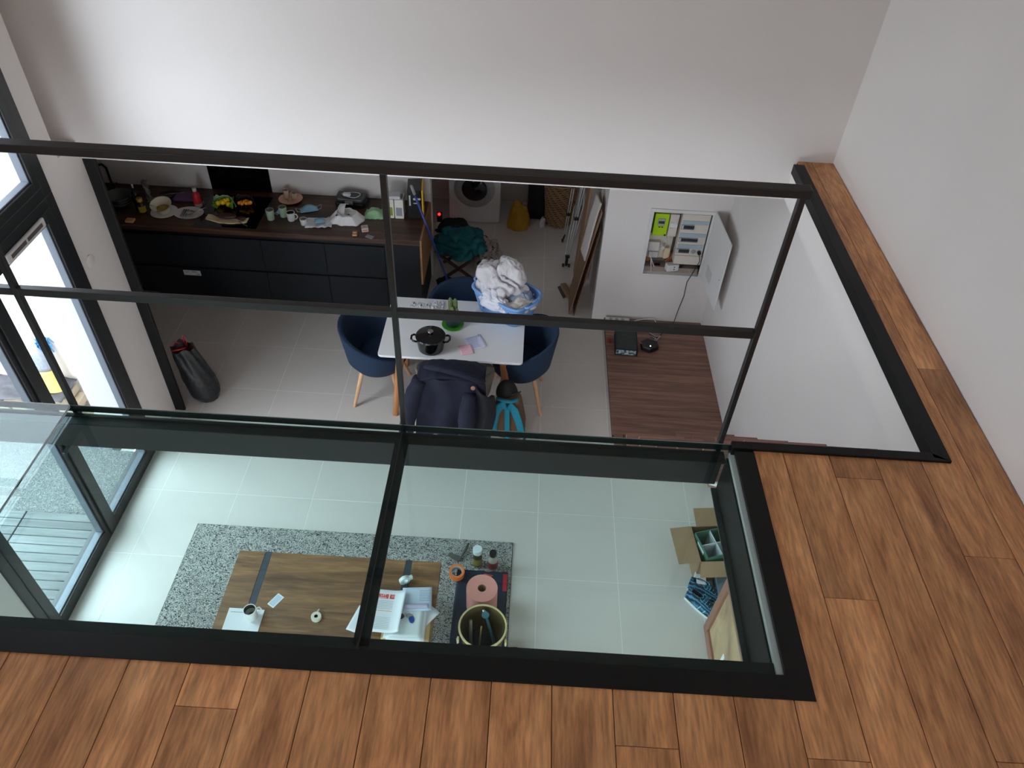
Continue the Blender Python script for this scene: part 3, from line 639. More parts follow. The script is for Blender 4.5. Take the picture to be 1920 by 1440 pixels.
def shoe(label, loc, rz):
    k = thing('trainer', label, 'shoe', loc, rz, 'pair of blue running shoes', rot=(0, 0, rz))
    L_ = .29
    def sec(u):  # width, height along the shoe, heel u=0 to toe u=1
        wd = .036+.014*math.sin(min(1, u*1.4)*PI*.5)+.006*math.sin(u*PI)-.020*max(0, u-.82)/.18
        ht = .085-.045*max(0, min(1, (u-.28)/.5))-.016*max(0, (u-.8)/.2)
        return wd, ht
    def fn(u, v):
        wd, ht = sec(u); a = PI*v
        x = math.cos(a)*wd*(1-.12*math.sin(a)); z = .022+math.sin(a)**.8*ht
        return (x, -L_/2+L_*u, z)
    m = M(); m.grid(fn, 22, 15, skip=lambda i, j: 1 <= i <= 7 and 5 <= j <= 8)
    m.build('upper', shoe_mesh, k, smooth=True, solid=.004)
    M().grid(lambda u, v: (math.cos(2*PI*u)*(.030-.008*v), -L_/2+.075+math.sin(2*PI*u)*(.050-.01*v), .10-.05*v), 18, 5, wrap=True).build('collar', P('shoe_dark', (20, 30, 34), .9), k, smooth=True, solid=.006)
    pts = [(sec(u)[0]+.005, -L_/2+L_*u) for u in [i/16 for i in range(17)]]
    pg = [(x, y) for x, y in pts]+[(-x, y) for x, y in reversed(pts)]
    M().prism(pg, 0, .024).build('sole', P('sole_white', (206, 210, 208), .6), k, bevel=.004)
    m = M()
    for i in range(6):
        y = -.02+.022*i; wd, ht = sec((y+L_/2)/L_)
        m.tube([(-.024, y, .026+ht*.86), (0, y+.004, .030+ht), (.024, y, .026+ht*.86)], .0026, 5)
    for s in (-1, 1): m.tube([(0, -.03, .105), (s*.02, -.045, .112), (s*.035, -.02, .095), (s*.012, -.01, .10)], .0024, 5)
    m.build('lace', P('lace_cyan', (70, 160, 190), .7), k, smooth=True)
    m = M()
    for s in (-1, 1):
        for i in range(3): wd, ht = sec(.45+.16*i); m.tube([(s*wd*.98, -L_/2+L_*(.42+.15*i), .03), (s*wd*.86, -L_/2+L_*(.46+.15*i), .022+ht*.62)], .004, 5)
    m.build('side_stripe', P('stripe_pale', (150, 196, 206), .6), k)['kind'] = 'stuff'
    M().prism([(-.02, -.02), (.02, -.02), (.015, .05), (-.015, .05)], .082, .086).build('tongue', P('shoe_dark', (20, 30, 34), .9), k)
    return k
sh = shoe('blue running shoe nearer to the carton, partly hidden', (1.475, 3.035, ZF), 0)
sh.rotation_euler = (0, 0, -2.05)
s2_ = dup(sh, (1.435, 2.925, ZF), (0, 0, -2.30), 'blue running shoe nearest the framed picture, toe towards it')
# framed picture leaning against the wall
pc = thing('framed_picture', 'wooden framed picture leaning against the wall under the glass', 'picture', (1.44, 2.47, ZF+.002), 0)
fm = P('pic_frame', (150, 104, 84), .5, var=.08, scale=10); art = ramp_mat('faded_canvas', [(.3, (150, 120, 96)), (.55, (190, 162, 126)), (.75, (168, 128, 104))], 3.5, .8, 'noise', 4, .5, .05)
ang = .035; up_ = Vector((math.sin(ang), 0, math.cos(ang))); n_ = Vector((-math.cos(ang), 0, math.sin(ang)))
def pq(y0, y1, s0, s1, t0, t1):
    vs = []
    for s in (s0, s1):
        for y in (y0, y1):
            for t_ in (t0, t1): q = up_*s+n_*t_; vs.append((q.x, y, q.z))
    return vs
qf = [(0, 1, 3, 2), (4, 6, 7, 5), (0, 4, 5, 1), (2, 3, 7, 6), (0, 2, 6, 4), (1, 5, 7, 3)]
ww, hh2 = .72, .66; y0 = -.41
for a in ((y0, y0+.07, 0, hh2), (y0+ww-.07, y0+ww, 0, hh2), (y0+.07, y0+ww-.07, 0, .07), (y0+.07, y0+ww-.07, hh2-.07, hh2)):
    M().add(pq(*a, 0, .03), qf).build('frame_bar', fm, pc, bevel=.004)
M().add(pq(y0+.07, y0+ww-.07, .07, hh2-.07, .004, .012), qf).build('canvas', art, pc)
M().add(pq(-.06, -.03, .18, .27, .012, .014), qf).build('white_sticker', paper_m, pc)

# ================================================================ DINING GROUP
dt = thing('dining_table', 'white dining table with rounded corners and splayed oak legs', 'table', (-.545, 4.985, ZF))
zt = -1.88-ZF; r = .035; pts = []
for cx, cy_, a0 in ((.59-r, .395-r, 0), (-.59+r, .395-r, PI/2), (-.59+r, -.395+r, PI), (.59-r, -.395+r, 1.5*PI)):
    for i in range(6): a = a0+PI/2*i/5; pts.append((cx+r*math.cos(a), cy_+r*math.sin(a)))
M().prism(pts, zt-.022, zt).build('tabletop', white_m, dt, bevel=.003)
M().box(-.42, .42, -.27, -.25, zt-.08, zt-.022).box(-.42, .42, .25, .27, zt-.08, zt-.022).build('apron', white_m, dt)
for sx in (-1, 1):
    for sy in (-1, 1):
        M().tube([(sx*.42, sy*.25, zt-.022), (sx*.50, sy*.325, 0)], [.036, .025], 14).build('leg', oak_leg_m, dt, smooth='auto')
def tub_chair(label, loc, rz, fabric, name='tub_chair', group=None):
    k = thing(name, label, 'chair', loc, rz, group)
    A = math.radians(142)
    def top(a): return .50+.30*(.5+.5*math.cos(a*.98))**.8
    def fn(u, v):
        a = (u-.5)*2*A; h = top(a)
        # section from under the seat, up the outside, over the lip, down the inside
        S_ = [(.02, .345), (.17, .345), (.225, .38), (.275, .46), (.275+.045*(h-.46)/.34, h-.02), (.272+.045*(h-.46)/.34, h), (.245+.04*(h-.46)/.34, h-.01), (.225, .49), (.20, .455), (.02, .45)]
        t = v*(len(S_)-1); i = min(int(t), len(S_)-2); f = t-i
        r = S_[i][0]*(1-f)+S_[i+1][0]*f; z = S_[i][1]*(1-f)+S_[i+1][1]*f
        return (r*1.06*math.sin(a), -r*math.cos(a), z)
    M().grid(fn, 34, 28).build('shell', fabric, k, smooth=True)
    M().lathe([(0, .40), (.19, .40), (.215, .43), (.205, .475), (.16, .49), (0, .49)], (0, .03, 0), 28, sx=1.02, cap0=False, cap1=False).build('seat', fabric, k, smooth=True)
    for sx in (-1, 1):
        for sy in (-1, 1):
            M().tube([(sx*.13, sy*.13, .36), (sx*.23, sy*.215, 0)], [.021, .014], 10).build('leg', beech_m, k, smooth='auto')
    return k
ch = tub_chair('navy tub chair at the left end of the white table', (-1.205, 4.955, ZF), -PI/2, navy, group='tub chairs round the dining table')
dup(ch, (.02, 4.985, ZF), (0, 0, PI/2), 'navy tub chair at the right end of the white table, beside the landing')
dup(ch, (-.515, 5.36, ZF), (0, 0, PI), 'navy tub chair on the far side of the table, partly behind the basket')
tub_chair('greige tub chair under the navy coat on the near side', (-.50, 4.58, ZF), .02, P('greige_wool', (120, 112, 100), .95, var=.12, scale=80, bump=.3, bscale=300), group='tub chairs round the dining table')

# coat hung over the near chair
coat_m = P('coat_navy', (13, 17, 38), .9, var=.25, scale=9, bump=.15, bscale=120)
ct_ = thing('coat', 'dark navy coat hung over the back of the near chair', 'coat', (-.50, 4.25, ZF)); ct_.scale = (.93, 1, .99)
def coat_back(u, v):
    x = (-.27+.56*u); wob = .020*math.sin(u*17+1.2*math.sin(v*3))*v+.03*fold(u*4, v*3, 4)
    z = .905-.64*v-(.05*(abs(u-.5)*2)**3)*(1-v)-.05*math.sin(u*PI)*0
    hem = .05*math.cos((u-.25)*6)*(v**6)
    return (x*(1+.12*v), -.035-.045*math.sin(min(1, v*1.6)*PI*.5)-wob-.02*math.sin(u*PI), z+hem)
M().grid(coat_back, 46, 34).build('back_panel', coat_m, ct_, smooth=True, solid=.012)
def coat_top(u, v):
    x = -.28+.56*u; return (x, -.05+.30*v, .90+.045*math.sin(v*PI)-.07*v+.012*fold(u*9, v*5, 8)-.05*(abs(u-.5)*2)**3)
M().grid(coat_top, 40, 12).build('shoulders', coat_m, ct_, smooth=True, solid=.014)
for lab, pts, rr in (('sleeve', [(-.25, -.02, .86), (-.315, -.06, .70), (-.36, -.08, .50), (-.40, -.085, .24)], [.06, .075, .068, .06]),
                     ('sleeve', [(.16, -.09, .80), (.145, -.125, .62), (.135, -.135, .42), (.14, -.14, .22)], [.05, .072, .066, .062])):
    m = M(); P_ = []; 
    for i in range(len(pts)-1):
        for s in range(5): P_.append(Vector(pts[i]).lerp(Vector(pts[i+1]), s/5))
    P_.append(Vector(pts[-1])); R_ = []
    for i in range(len(P_)): t_ = i/(len(P_)-1)*(len(rr)-1); j = min(int(t_), len(rr)-2); R_.append((rr[j]*(1-t_+j)+rr[j+1]*(t_-j))*(1+.05*math.sin(i*2.1)))
    m.tube(P_, R_, 16).build('sleeve', coat_m, ct_, smooth=True)
def coat_front(u, v): return (.20+.16*u+.02*math.sin(v*5), -.05-.06*math.sin(u*PI)-.03*v, .86-.62*v-.10*u*(1-v)+.02*fold(u*6, v*4, 3))
M().grid(coat_front, 14, 26).build('front_panel', P('coat_lining', (8, 10, 20), .8, var=.2, scale=10), ct_, smooth=True, solid=.014)
cl = [(-.22, .02, .955), (-.05, -.015, .965), (.08, -.03, .950), (.22, -.035, .905), (.28, -.02, .87)]
M().tube(cl, [.018, .026, .028, .026, .018], 10).build('collar', coat_m, ct_, smooth=True)
M().lathe([(0, 0), (.018, 0), (.018, .006), (0, .008)], (.19, -.085, .86), 16, cap0=False, cap1=False, T=Matrix.Rotation(PI/2.3, 3, 'X')).build('button', P('button_copper', (150, 96, 80), .4), ct_, smooth='auto')

# backpack
bp_ = thing('backpack', 'brown backpack with turquoise straps standing on the floor beside the coat', 'backpack', (-.045, 4.53, ZF), .0, rot=(.10, .0, -.12)); bp_.scale = (1.08, 1.08, 1.16)
brown = P('pack_brown', (104, 78, 56), .9, var=.15, scale=60, bump=.3, bscale=200); tq = P('strap_turquoise', (10, 128, 150), .7, var=.1, scale=30)
def pack(u, v):
    a = 2*PI*u; h = v; wd = (.135-.055*max(0, h-.35)/.65)*(1-.0*h); e = .5
    cx = abs(math.cos(a))**e*math.copysign(1, math.cos(a)); sy = abs(math.sin(a))**e*math.copysign(1, math.sin(a))
    top = math.sqrt(max(0.0, 1-max(0, (h-.82)/.18)**2))*.98+.02
    bot = min(1, .75+h*4)
    return (wd*cx*top*bot, .085*sy*top*bot*(1-.25*h), .47*h)
M().grid(pack, 32, 22, wrap=True).build('body', brown, bp_, smooth=True)
def strip(name, pts, w, mat, par, th=.012):
    m = M(); P_ = [Vector(p) for p in pts]
    def f_(u, v):
        t = v*(len(P_)-1); i = min(int(t), len(P_)-2); p = P_[i].lerp(P_[i+1], t-i); d = (P_[i+1]-P_[i]).normalized(); s = d.cross(Vector((0, -1, .15))).normalized()
        return p+s*(u-.5)*(w[0]*(1-v)+w[1]*v)
    return m.grid(f_, 5, len(P_)*4).build(name, mat, par, smooth=True, solid=th)
strip('shoulder_strap', [(-.01, -.078, .41), (-.055, -.098, .40), (-.085, -.112, .33), (-.098, -.115, .20), (-.10, -.105, .06)], (.062, .055), tq, bp_)
strip('shoulder_strap', [(.01, -.078, .41), (.055, -.098, .39), (.088, -.110, .30), (.115, -.105, .18), (.125, -.10, .08)], (.062, .05), tq, bp_)
strip('centre_strap', [(0, -.085, .38), (.005, -.108, .28), (.01, -.112, .14), (.012, -.10, .02)], (.042, .04), tq, bp_, .008)
M().tube([(-.085, -.06, .44), (-.03, -.085, .45), (.03, -.085, .452), (.075, -.055, .455)], .014, 8).build('top_edge', tq, bp_, smooth=True)
M().grid(lambda u, v: (.085*math.cos(2*PI*u)*math.cos(v*PI/2)-.02, .07*math.sin(2*PI*u)*math.cos(v*PI/2)+.02, .42+.13*math.sin(v*PI/2)), 20, 8, wrap=True).build('lid', P('pack_black', (26, 20, 20), .8), bp_, smooth=True)
M().tube([(.03, -.06, .50), (.07, -.03, .50), (.085, .02, .46)], .006, 6).build('zip', dark, bp_, smooth=True)
M().tube([(.128, -.08, .16), (.150, -.085, .10), (.145, -.09, .04)], .012, 8).build('side_buckle', P('buckle_green', (20, 80, 62), .5), bp_, smooth=True)

# things on the dining table
ZD = -1.88+.0005
pot = thing('cooking_pot', 'black cast-iron pot with lid and steel knob on the white table', 'pot', (-.712, 4.715, ZD), .05)
blk = P('enamel_black', (14, 14, 15), .13, spec=.6)
M().lathe([(.092, 0), (.104, .008), (.116, .10), (.118, .125), (.112, .125)], n=48).build('pot_body', blk, pot, smooth='auto')
M().lathe([(.121, .124), (.123, .130), (.118, .140), (.09, .150), (.04, .158), (.022, .160), (0, .160)], n=48, cap1=False).build('lid', blk, pot, smooth='auto')
M().lathe([(.012, .158), (.010, .168), (.022, .172), (.025, .180), (.018, .186), (0, .187)], n=24, cap1=False).build('knob', chrome, pot, smooth='auto')
for s in (-1, 1): M().tube([(s*.108, -.042, .098), (s*.14, -.040, .106), (s*.156, -.02, .11), (s*.156, .02, .11), (s*.14, .040, .106), (s*.108, .042, .098)], .009, 8).build('handle', blk, pot, smooth=True)
pl = thing('cactus_pot', 'small cactus in a blue-grey pot on a green saucer', 'plant', (-.565, 5.03, ZD), 0)
M().lathe([(.07, 0), (.092, .006), (.094, .016), (.088, .016), (.07, .008), (0, .008)], n=36, cap1=False).build('saucer', P('saucer_green', (62, 146, 30), .35), pl, smooth='auto')
M().lathe([(.05, .009), (.056, .014), (.072, .095), (.072, .10), (.066, .10), (.064, .09), (0, .088)], n=36, cap1=False).build('flowerpot', P('pot_slate', (40, 62, 74), .4), pl, smooth='auto')
cact = P('cactus_green', (96, 112, 66), .7, var=.4, scale=40)
for i, (x, y, h, r) in enumerate(((-.02, .01, .19, .017), (.02, .02, .175, .019), (.0, -.022, .12, .015), (.035, -.012, .10, .014))):
    m = M(); m.grid(lambda u, v: ((r*(1+.14*math.cos(10*2*PI*u)))*(1-(max(0, v-.8)/.2)**2*.95)*math.cos(2*PI*u)+x, (r*(1+.14*math.cos(10*2*PI*u)))*(1-(max(0, v-.8)/.2)**2*.95)*math.sin(2*PI*u)+y, .085+h*v*1.05), 60, 12, wrap=True)
    m.build('cactus_stem', cact, pl, smooth=True)
M().lathe([(0, 0), (.02, .004), (.0, .035)], (-.065, .03, .085), 10, cap0=False, cap1=False, T=Matrix.Rotation(.8, 3, 'Y')).build('red_tag', P('tag_red', (206, 44, 40), .5), pl)
M().lathe([(0, 0), (.018, .006), (.014, .03), (0, .034)], (-.045, .03, .10), 12, cap0=False, cap1=False).build('dark_figure', P('fig_dark', (70, 58, 48), .6), pl, smooth=True)
pa = sheet('lilac printed leaflet on the white table right of the pot', -.36, 4.815, ZD+.001, .15, .16, .42, P('leaflet_lilac', (214, 216, 236), .7), .3, 'leaflet', 'leaflet')
for i in range(9): M().cbox((-.005+(i % 2)*.006, .062-.015*i, .002), (.105, .003, .0004)).build('text_line', P('lilac_print', (120, 124, 176), .7), pa)
M().tube([(.05, .06, .003), (.062, .075, .004), (.058, .09, .003)], .002, 5).build('drawing', dark, pa)
pb = sheet('pink folded leaflet in front of the lilac one', -.425, 4.715, ZD+.003, .105, .12, .32, P('leaflet_pink', (240, 190, 202), .7), .2, 'leaflet', 'leaflet')
M().cbox((0, .03, .0016), (.06, .003, .0004)).build('text_line', P('pink_print', (180, 110, 140), .7), pb)
clr = P('clear_film', (196, 198, 202), .2, var=.12, scale=40)
cs = thing('plastic_packaging', 'crumpled clear plastic packaging at the back left of the table', 'packaging', (-.86, 5.27, ZD), .0)
M().grid(lambda u, v: (-.10+.17*u, -.035+.07*v, .006+.022*abs(fold(u*14, v*10, 2))), 26, 14).build('film', clr, cs, smooth=False, solid=.001)
M().grid(lambda u, v: (.09+.10*u, -.05+.11*v, .006+.05*abs(fold(u*8, v*10, 6))), 18, 18).build('bag_film', clr, cs, smooth=False, solid=.001)
for x, y in ((-.07, .0), (.0, -.025), (.05, -.02)): M().cbox((x, y, .026), (.006, .03, .002)).build('dark_print', dark, cs)
pn = sheet('faint lilac note lying beside the laundry basket', -.33, 5.20, ZD+.001, .14, .09, .05, P('leaflet_lilac', (214, 216, 236), .7), .1, 'note', 'note')

# laundry basket with washing
lb = thing('laundry_basket', 'blue perforated plastic laundry basket on the table corner', 'basket', (-.125, 5.27, ZD), -.66)
bl = P('basket_blue', (118, 160, 214), .4)
def wallp(u, v):  # rounded rectangle loop
    a = 2*PI*u; e = .42; k = .80+.20*v
    cx = abs(math.cos(a))**e*math.copysign(1, math.cos(a)); sy = abs(math.sin(a))**e*math.copysign(1, math.sin(a))
    return (.275*k*cx, .19*k*sy, .005+.215*v)
M().grid(wallp, 112, 14, skip=lambda i, j: 3 <= j <= 10 and ((i % 4 == 0 and j % 4 == 3) or (i % 4 == 2 and j % 4 == 1)) and (i % 28) not in (0, 1, 27, 13, 14, 15), wrap=True).build('basket_wall', bl, lb, smooth=True, solid=.004)
M().grid(lambda u, v: (wallp(u, 0)[0]*v, wallp(u, 0)[1]*v, .006), 60, 4, wrap=True).build('basket_base', bl, lb, solid=.004)
M().tube([wallp(i/72, 1.0) for i in range(73)], .013, 10).build('rim', bl, lb, smooth=True)
for s in (-1, 1): M().tube([(s*.275, -.09, .225), (s*.30, -.08, .232), (s*.315, 0, .236), (s*.30, .08, .232), (s*.275, .09, .225)], .011, 8).build('handle', bl, lb, smooth=True)
linen = P('white_linen', (206, 202, 204), .9, var=.05, scale=10, bump=.25, bscale=120)
def heap(name, label, loc, rx, ry, h, mat, seed, amp=.25, cat='laundry', nu=60, nv=26, rz=0, fr=3.0, group=None, parent=None):
    def f_(u, v):
        a = 2*PI*u; r = math.sin(v*PI*.5); z = math.cos(v*PI*.5)
        d = Vector((math.cos(a)*r, math.sin(a)*r, z)); n1 = noise.noise(d*fr*.62+Vector((seed, 0, 0))); n2 = abs(noise.noise(d*fr*2.2+Vector((0, seed, 3))))
        w = d+.45*noise.noise_vector(d*1.4+Vector((seed, seed, 0)))
        n3 = abs(noise.noise(w*1.7+Vector((seed*2, 0, 1)))); n4 = abs(noise.noise(w*4.6+Vector((0, seed, 7))))
        k = 1+amp*.9*n1-amp*.62*math.exp(-n3*11)-amp*.12*math.exp(-n4*12)+amp*.25
        kz = k*(1-.25*amp*n2)
        return (d.x*rx*k, d.y*ry*k, max(0.0, d.z*h*kz)+.004)
    m = M(); m.grid(f_, nu, nv, wrap=True)
    o = m.build(name, mat, parent, smooth=True); o.location = loc; o.rotation_euler = (0, 0, rz)
    if not parent: tag(o, label, cat, group)
    return o
heap('bed_linen', 'white crumpled bed linen heaped high in the blue basket', (-.185, 5.35, ZD+.19), .25, .19, .25, linen, 3.1, .40, rz=-.5, nu=120, nv=50, fr=2.6)
heap('bed_linen', 'white sheet edge spilling over the near left rim of the basket', (-.225, 5.165, ZD+.145), .16, .085, .13, P('white_sheet', (216, 216, 224), .9, var=.03, scale=10, bump=.2, bscale=90), 8.7, .22, rz=-.66, nu=90, nv=36)
heap('blue_shirt', 'pale blue-grey shirt folded in the right half of the basket', (-.01, 5.24, ZD+.15), .12, .10, .10, P('shirt_blue', (150, 164, 184), .9, var=.06, scale=14, bump=.2, bscale=90), 5.3, .25, rz=-.2, nu=80, nv=30)
heap('white_shirt', 'cream shirt at the near right corner of the basket', (.01, 5.14, ZD+.14), .13, .075, .085, P('shirt_cream', (206, 198, 186), .9, var=.06, scale=14, bump=.2, bscale=90), 1.3, .28, rz=.5, nu=80, nv=30)

# bin bag
bb = thing('bin_bag', 'full black bin bag with red drawstrings beside the steel column', 'bin bag', (-2.775, 4.745, ZF), .1); bb.scale = (.84, .84, .97)
blkp = P('bag_black', (34, 36, 38), .32, var=.25, scale=18, bump=.5, bscale=35)
def bagf(u, v):
    a = 2*PI*u; z = .60*v
    r = (.155*(1-.32*max(0, v-.35)/.65))*min(1, .72+v*2.2); k = 1+.10*fold(math.cos(a)*2.2, math.sin(a)*2.2+z*3, 1)+.06*math.sin(a*9+z*14)*v+.03*fold(a*4, z*16, 5)
    return (r*k*math.cos(a)+.05*(1-v)-.05*v, r*.9*k*math.sin(a), z+.02*math.sin(a*4)*v)
M().grid(bagf, 72, 34, wrap=True).build('bag_body', blkp, bb, smooth=True)
M().grid(lambda u, v: (bagf(u, 1)[0]*(1-v)+(-.05)*v, bagf(u, 1)[1]*(1-v), bagf(u, 1)[2]-.10*v), 40, 6, wrap=True).build('bag_mouth', P('bag_inner', (46, 20, 20), .5), bb, smooth=True)
redc = P('drawstring_red', (190, 30, 34), .5)
M().tube([(-.13, -.07, .60), (-.06, -.09, .625), (.0, -.05, .62), (-.05, -.02, .60)], .006, 6).build('drawstring', redc, bb, smooth=True)
M().tube([(-.02, .03, .58), (-.035, .03, .68), (-.02, .03, .71), (-.005, .03, .67), (-.01, .03, .58)], .005, 6).build('drawstring', redc, bb, smooth=True)
M().tube([(-.14, .02, .58), (-.12, .04, .62), (-.08, .05, .60)], .006, 6).build('drawstring', redc, bb, smooth=True)
# ================================================================ KITCHEN
navyf = P('cabinet_navy', (15, 20, 25), .55, var=.05, scale=5, spec=.35)
YF = 6.09; KT = -1.785
units = [(-3.70, -3.10, 'first from the column'), (-3.10, -2.51, 'below the hob at its left'), (-2.51, -1.90, 'below the white mugs'), (-1.90, -1.325, 'below the white carrier bag'), ]
M_sticker = P('sticker_white', (206, 208, 210), .5)
for i, (a, b, w_) in enumerate(units):
    k = thing('base_cabinet', 'dark navy handleless drawer cabinet '+w_, 'cabinet', ((a+b)/2, YF+.02, ZF), 0, 'navy base cabinets under the worktop')
    w = (b-a)/2
    M().box(-w, w, 0, YK-YF-.03, .10, KT-ZF-.0).build('carcass', navyf, k)
    M().box(-w, w, .05, .065, 0, .10).build('plinth', dark, k)
    for (z0, z1) in ((.105, .415), (.435, .785)):
        M().box(-w+.0018, w-.0018, -.022, -.002, z0, z1).build('drawer_front', navyf, k, bevel=.0015, seg=1)
    M().box(-w, w, -.002, .0, .415, .435).build('grip_channel', dark, k)
    M().box(-w, w, -.002, .0, .785, .842).build('top_channel', dark, k)
    if i == 0:
        s = M().box(-.085, .085, -.0235, -.022, .33, .388).build('sticker', M_sticker, k); s.location = (.14, 0, 0); s['label'] = 'white energy sticker with small print'
        M().box(-.07, -.02, -.0242, -.0235, .372, .376).box(-.07, -.03, -.0242, -.0235, .362, .366).box(.0, .045, -.0242, -.0235, .366, .378).box(.04, .075, -.0242, -.0235, .336, .35).build('print', greyp, s)['kind'] = 'stuff'
k = thing('base_cabinet', 'narrow dark navy filler cabinet right behind the steel column', 'cabinet', (-3.98, YF+.02, ZF), 0, 'navy base cabinets under the worktop')
M().box(-.27, .28, 0, YK-YF-.03, .10, KT-ZF).build('carcass', navyf, k)
for (z0, z1) in ((.105, .415), (.435, .785)): M().box(.135, .2785, -.022, -.002, z0, z1).build('filler_panel', navyf, k)
k = thing('base_cabinet', 'dark navy end cabinet at the right end of the worktop', 'cabinet', (-1.153, YF+.02, ZF), 0, 'navy base cabinets under the worktop')
M().box(-.17, .168, -.022, YK-YF-.03, .0, KT-ZF).build('carcass', navyf, k, bevel=.002)
# tall dark panel at the left end of the kitchen
tag(M().box(-4.345, -4.285, 5.95, YK-.01, ZF, -.28).build('tall_panel', navyf), 'tall dark panel closing the left end of the kitchen', 'panel')
wk = thing('worktop', 'long dark walnut worktop with a wooden waterfall end', 'worktop', (0, 0, 0))
zt = -1.73
M().box(-4.28, -.98, 6.05, YK-.002, zt-.05, zt).build('top', counter_m, wk, bevel=.002)
oakp = wood('oak_panel', (120, 84, 52), (150, 108, 70), (174, 130, 90), grain=(16, 1.6, 16), rough=.5, marks=.3, rnd=False)
M().box(-.982, -.963, 6.06, YK-.01, zt-.50, zt+.0).build('end_panel', oakp, wk, bevel=.002)
tag(M().box(-3.165, -2.56, YK-.012, YK-.001, zt+.003, -.50).build('splashback', P('glass_black', (8, 7, 10), .08, spec=.5)), 'black glass splashback behind the hob', 'splashback')
hb = thing('hob', 'black glass induction hob set in the worktop', 'hob', (-2.825, 6.39, zt+.0005))
M().box(-.295, .30, -.30, .29, 0, .005).build('glass', P('hob_black', (9, 9, 10), .07, spec=.5), hb, bevel=.002)
M().box(-.297, .302, -.306, -.30, 0, .0055).box(-.301, -.295, -.302, .29, 0, .0055).box(.30, .306, -.302, .29, 0, .0055).build('steel_trim', P('trim_dark_steel', (90, 90, 90), .35, metal=.8), hb)
# socket on splash wall + black tap
tp_ = thing('kitchen_tap', 'black swan-neck kitchen tap at the left end of the worktop', 'tap', (-4.13, 6.69, zt))
M().lathe([(.028, 0), (.028, .01), (.018, .02), (.016, .06)], n=20).build('base', dark, tp_, smooth='auto')
M().tube([(0, 0, .05), (0, 0, .22), (-.012, -.03, .27), (-.03, -.08, .285), (-.045, -.13, .265), (-.05, -.15, .21)], .012, 12).build('spout', dark, tp_, smooth=True)
M().tube([(.016, 0, .045), (.06, 0, .06)], .006, 8).build('lever', dark, tp_, smooth=True)
# worktop things, left to right
gb_ = thing('salad_bowl', 'stack of grey glass bowls next to the sink', 'bowl', (-3.90, 6.36, zt))
for i in range(3):
    M().lathe([(.05, .0), (.06, .004), (.13-.004*i, .075), (.137-.004*i, .085), (.130-.004*i, .083), (.055, .012), (0, .010)], (0, 0, .022*i), 36, cap1=False).build('bowl', P('smoked_glass', (84, 88, 86), .12, spec=.6), gb_, smooth='auto')
bt = bottle('tall dark oil bottle with steel pourer', (-3.70, 6.30, zt), .033, .25, P('oil_bottle', (12, 14, 10), .1), chrome, .012, .035)
bt = bottle('squat jar with yellow label and gold cap', (-3.655, 6.265, zt), .033, .13, P('jar_dark', (46, 44, 22), .25), P('gold_cap', (190, 150, 60), .35, metal=.5), .026, .03, P('yellow_label', (170, 158, 40), .5, var=.4, scale=30))
rk = thing('foil_wrap', 'twisted silver foil wrap with flat tail', 'foil', (-3.70, 6.52, zt), .3)
foil = P('foil', (150, 148, 140), .35, metal=.5, var=.3, scale=50, bump=.5, bscale=60)
M().grid(lambda u, v: ((.02+.012*math.sin(u*18+v*20))*math.cos(2*PI*u)-.05*v*0, (.02+.01*math.sin(u*14+v*9))*math.sin(2*PI*u), .20*v), 22, 12, wrap=True).build('twist', foil, rk, smooth=True)
M().grid(lambda u, v: (-.01+.10*u, -.07+.08*v, .004+.02*abs(fold(u*5, v*5, 2))), 10, 10).build('tail', foil, rk, smooth=True, solid=.002)
o = M().cbox((0, 0, .011), (.075, .06, .022)).build('sponge', P('sponge_tan', (206, 158, 100), .9, bump=.4, bscale=90), bevel=.004); o.location = (-3.715, 6.105, zt); tag(o, 'tan sponge at the front left corner of the worktop', 'sponge')
tr_ = thing('tray', 'dark oval tray with a shiny rim against the splash wall', 'tray', (-3.50, 6.60, zt))
M().lathe([(.10, 0), (.13, .012), (.135, .016), (.13, .014), (.0, .006)], n=40, sy=.62, cap1=False).build('tray_body', P('tray_dark', (40, 34, 32), .2, metal=.4), tr_, smooth='auto')
M().tube([(-.10, -.03, .02), (0, .0, .028), (.10, .04, .024)], .004, 6).build('spoon', chrome, tr_, smooth=True)
pb_ = thing('pasta_bowl', 'cream bowl of leftovers sitting on a white plate', 'bowl', (-3.46, 6.285, zt))
M().lathe([(.06, 0), (.12, .014), (.125, .018), (.118, .018), (.06, .006), (0, .006)], n=40, cap1=False).build('plate', cer, pb_, smooth='auto')
creamc = P('cream_ceramic', (232, 226, 202), .3)
TB = Matrix.Rotation(.28, 3, 'X')
M().lathe([(.05, .0), (.06, .004), (.092, .085), (.100, .092), (.094, .088), (.06, .02), (0, .016)], (0, 0, .024), 40, cap1=False, T=TB).build('bowl', creamc, pb_, smooth='auto')
M().grid(lambda u, v: (.058*v*math.cos(2*PI*u), .058*v*math.sin(2*PI*u), .062+.008*fold(u*9, v*7)), 24, 8, wrap=True).build('leftovers', P('leftovers', (170, 140, 60), .7, var=.5, scale=50), pb_, smooth=True)
M().tube([(-.02, -.03, .075), (-.10, -.05, .11)], .005, 6).build('fork', chrome, pb_, smooth=True)
ov = thing('serving_plate', 'oval white plate with forks and a ladle', 'plate', (-3.225, 6.29, zt))
M().lathe([(.08, 0), (.135, .012), (.14, .017), (.132, .016), (.08, .006), (0, .006)], n=48, sy=.80, cap1=False).build('plate', P('plate_grey', (232, 230, 226), .3), ov, smooth='auto')
M().lathe([(.01, .0), (.035, .01), (.037, .016), (.02, .008), (0, .006)], (.02, -.01, .014), 20, cap1=False).build('ladle_cup', chrome, ov, smooth='auto')
M().tube([(.045, -.0, .026), (.16, .06, .05)], .004, 6).build('ladle_handle', chrome, ov, smooth=True)
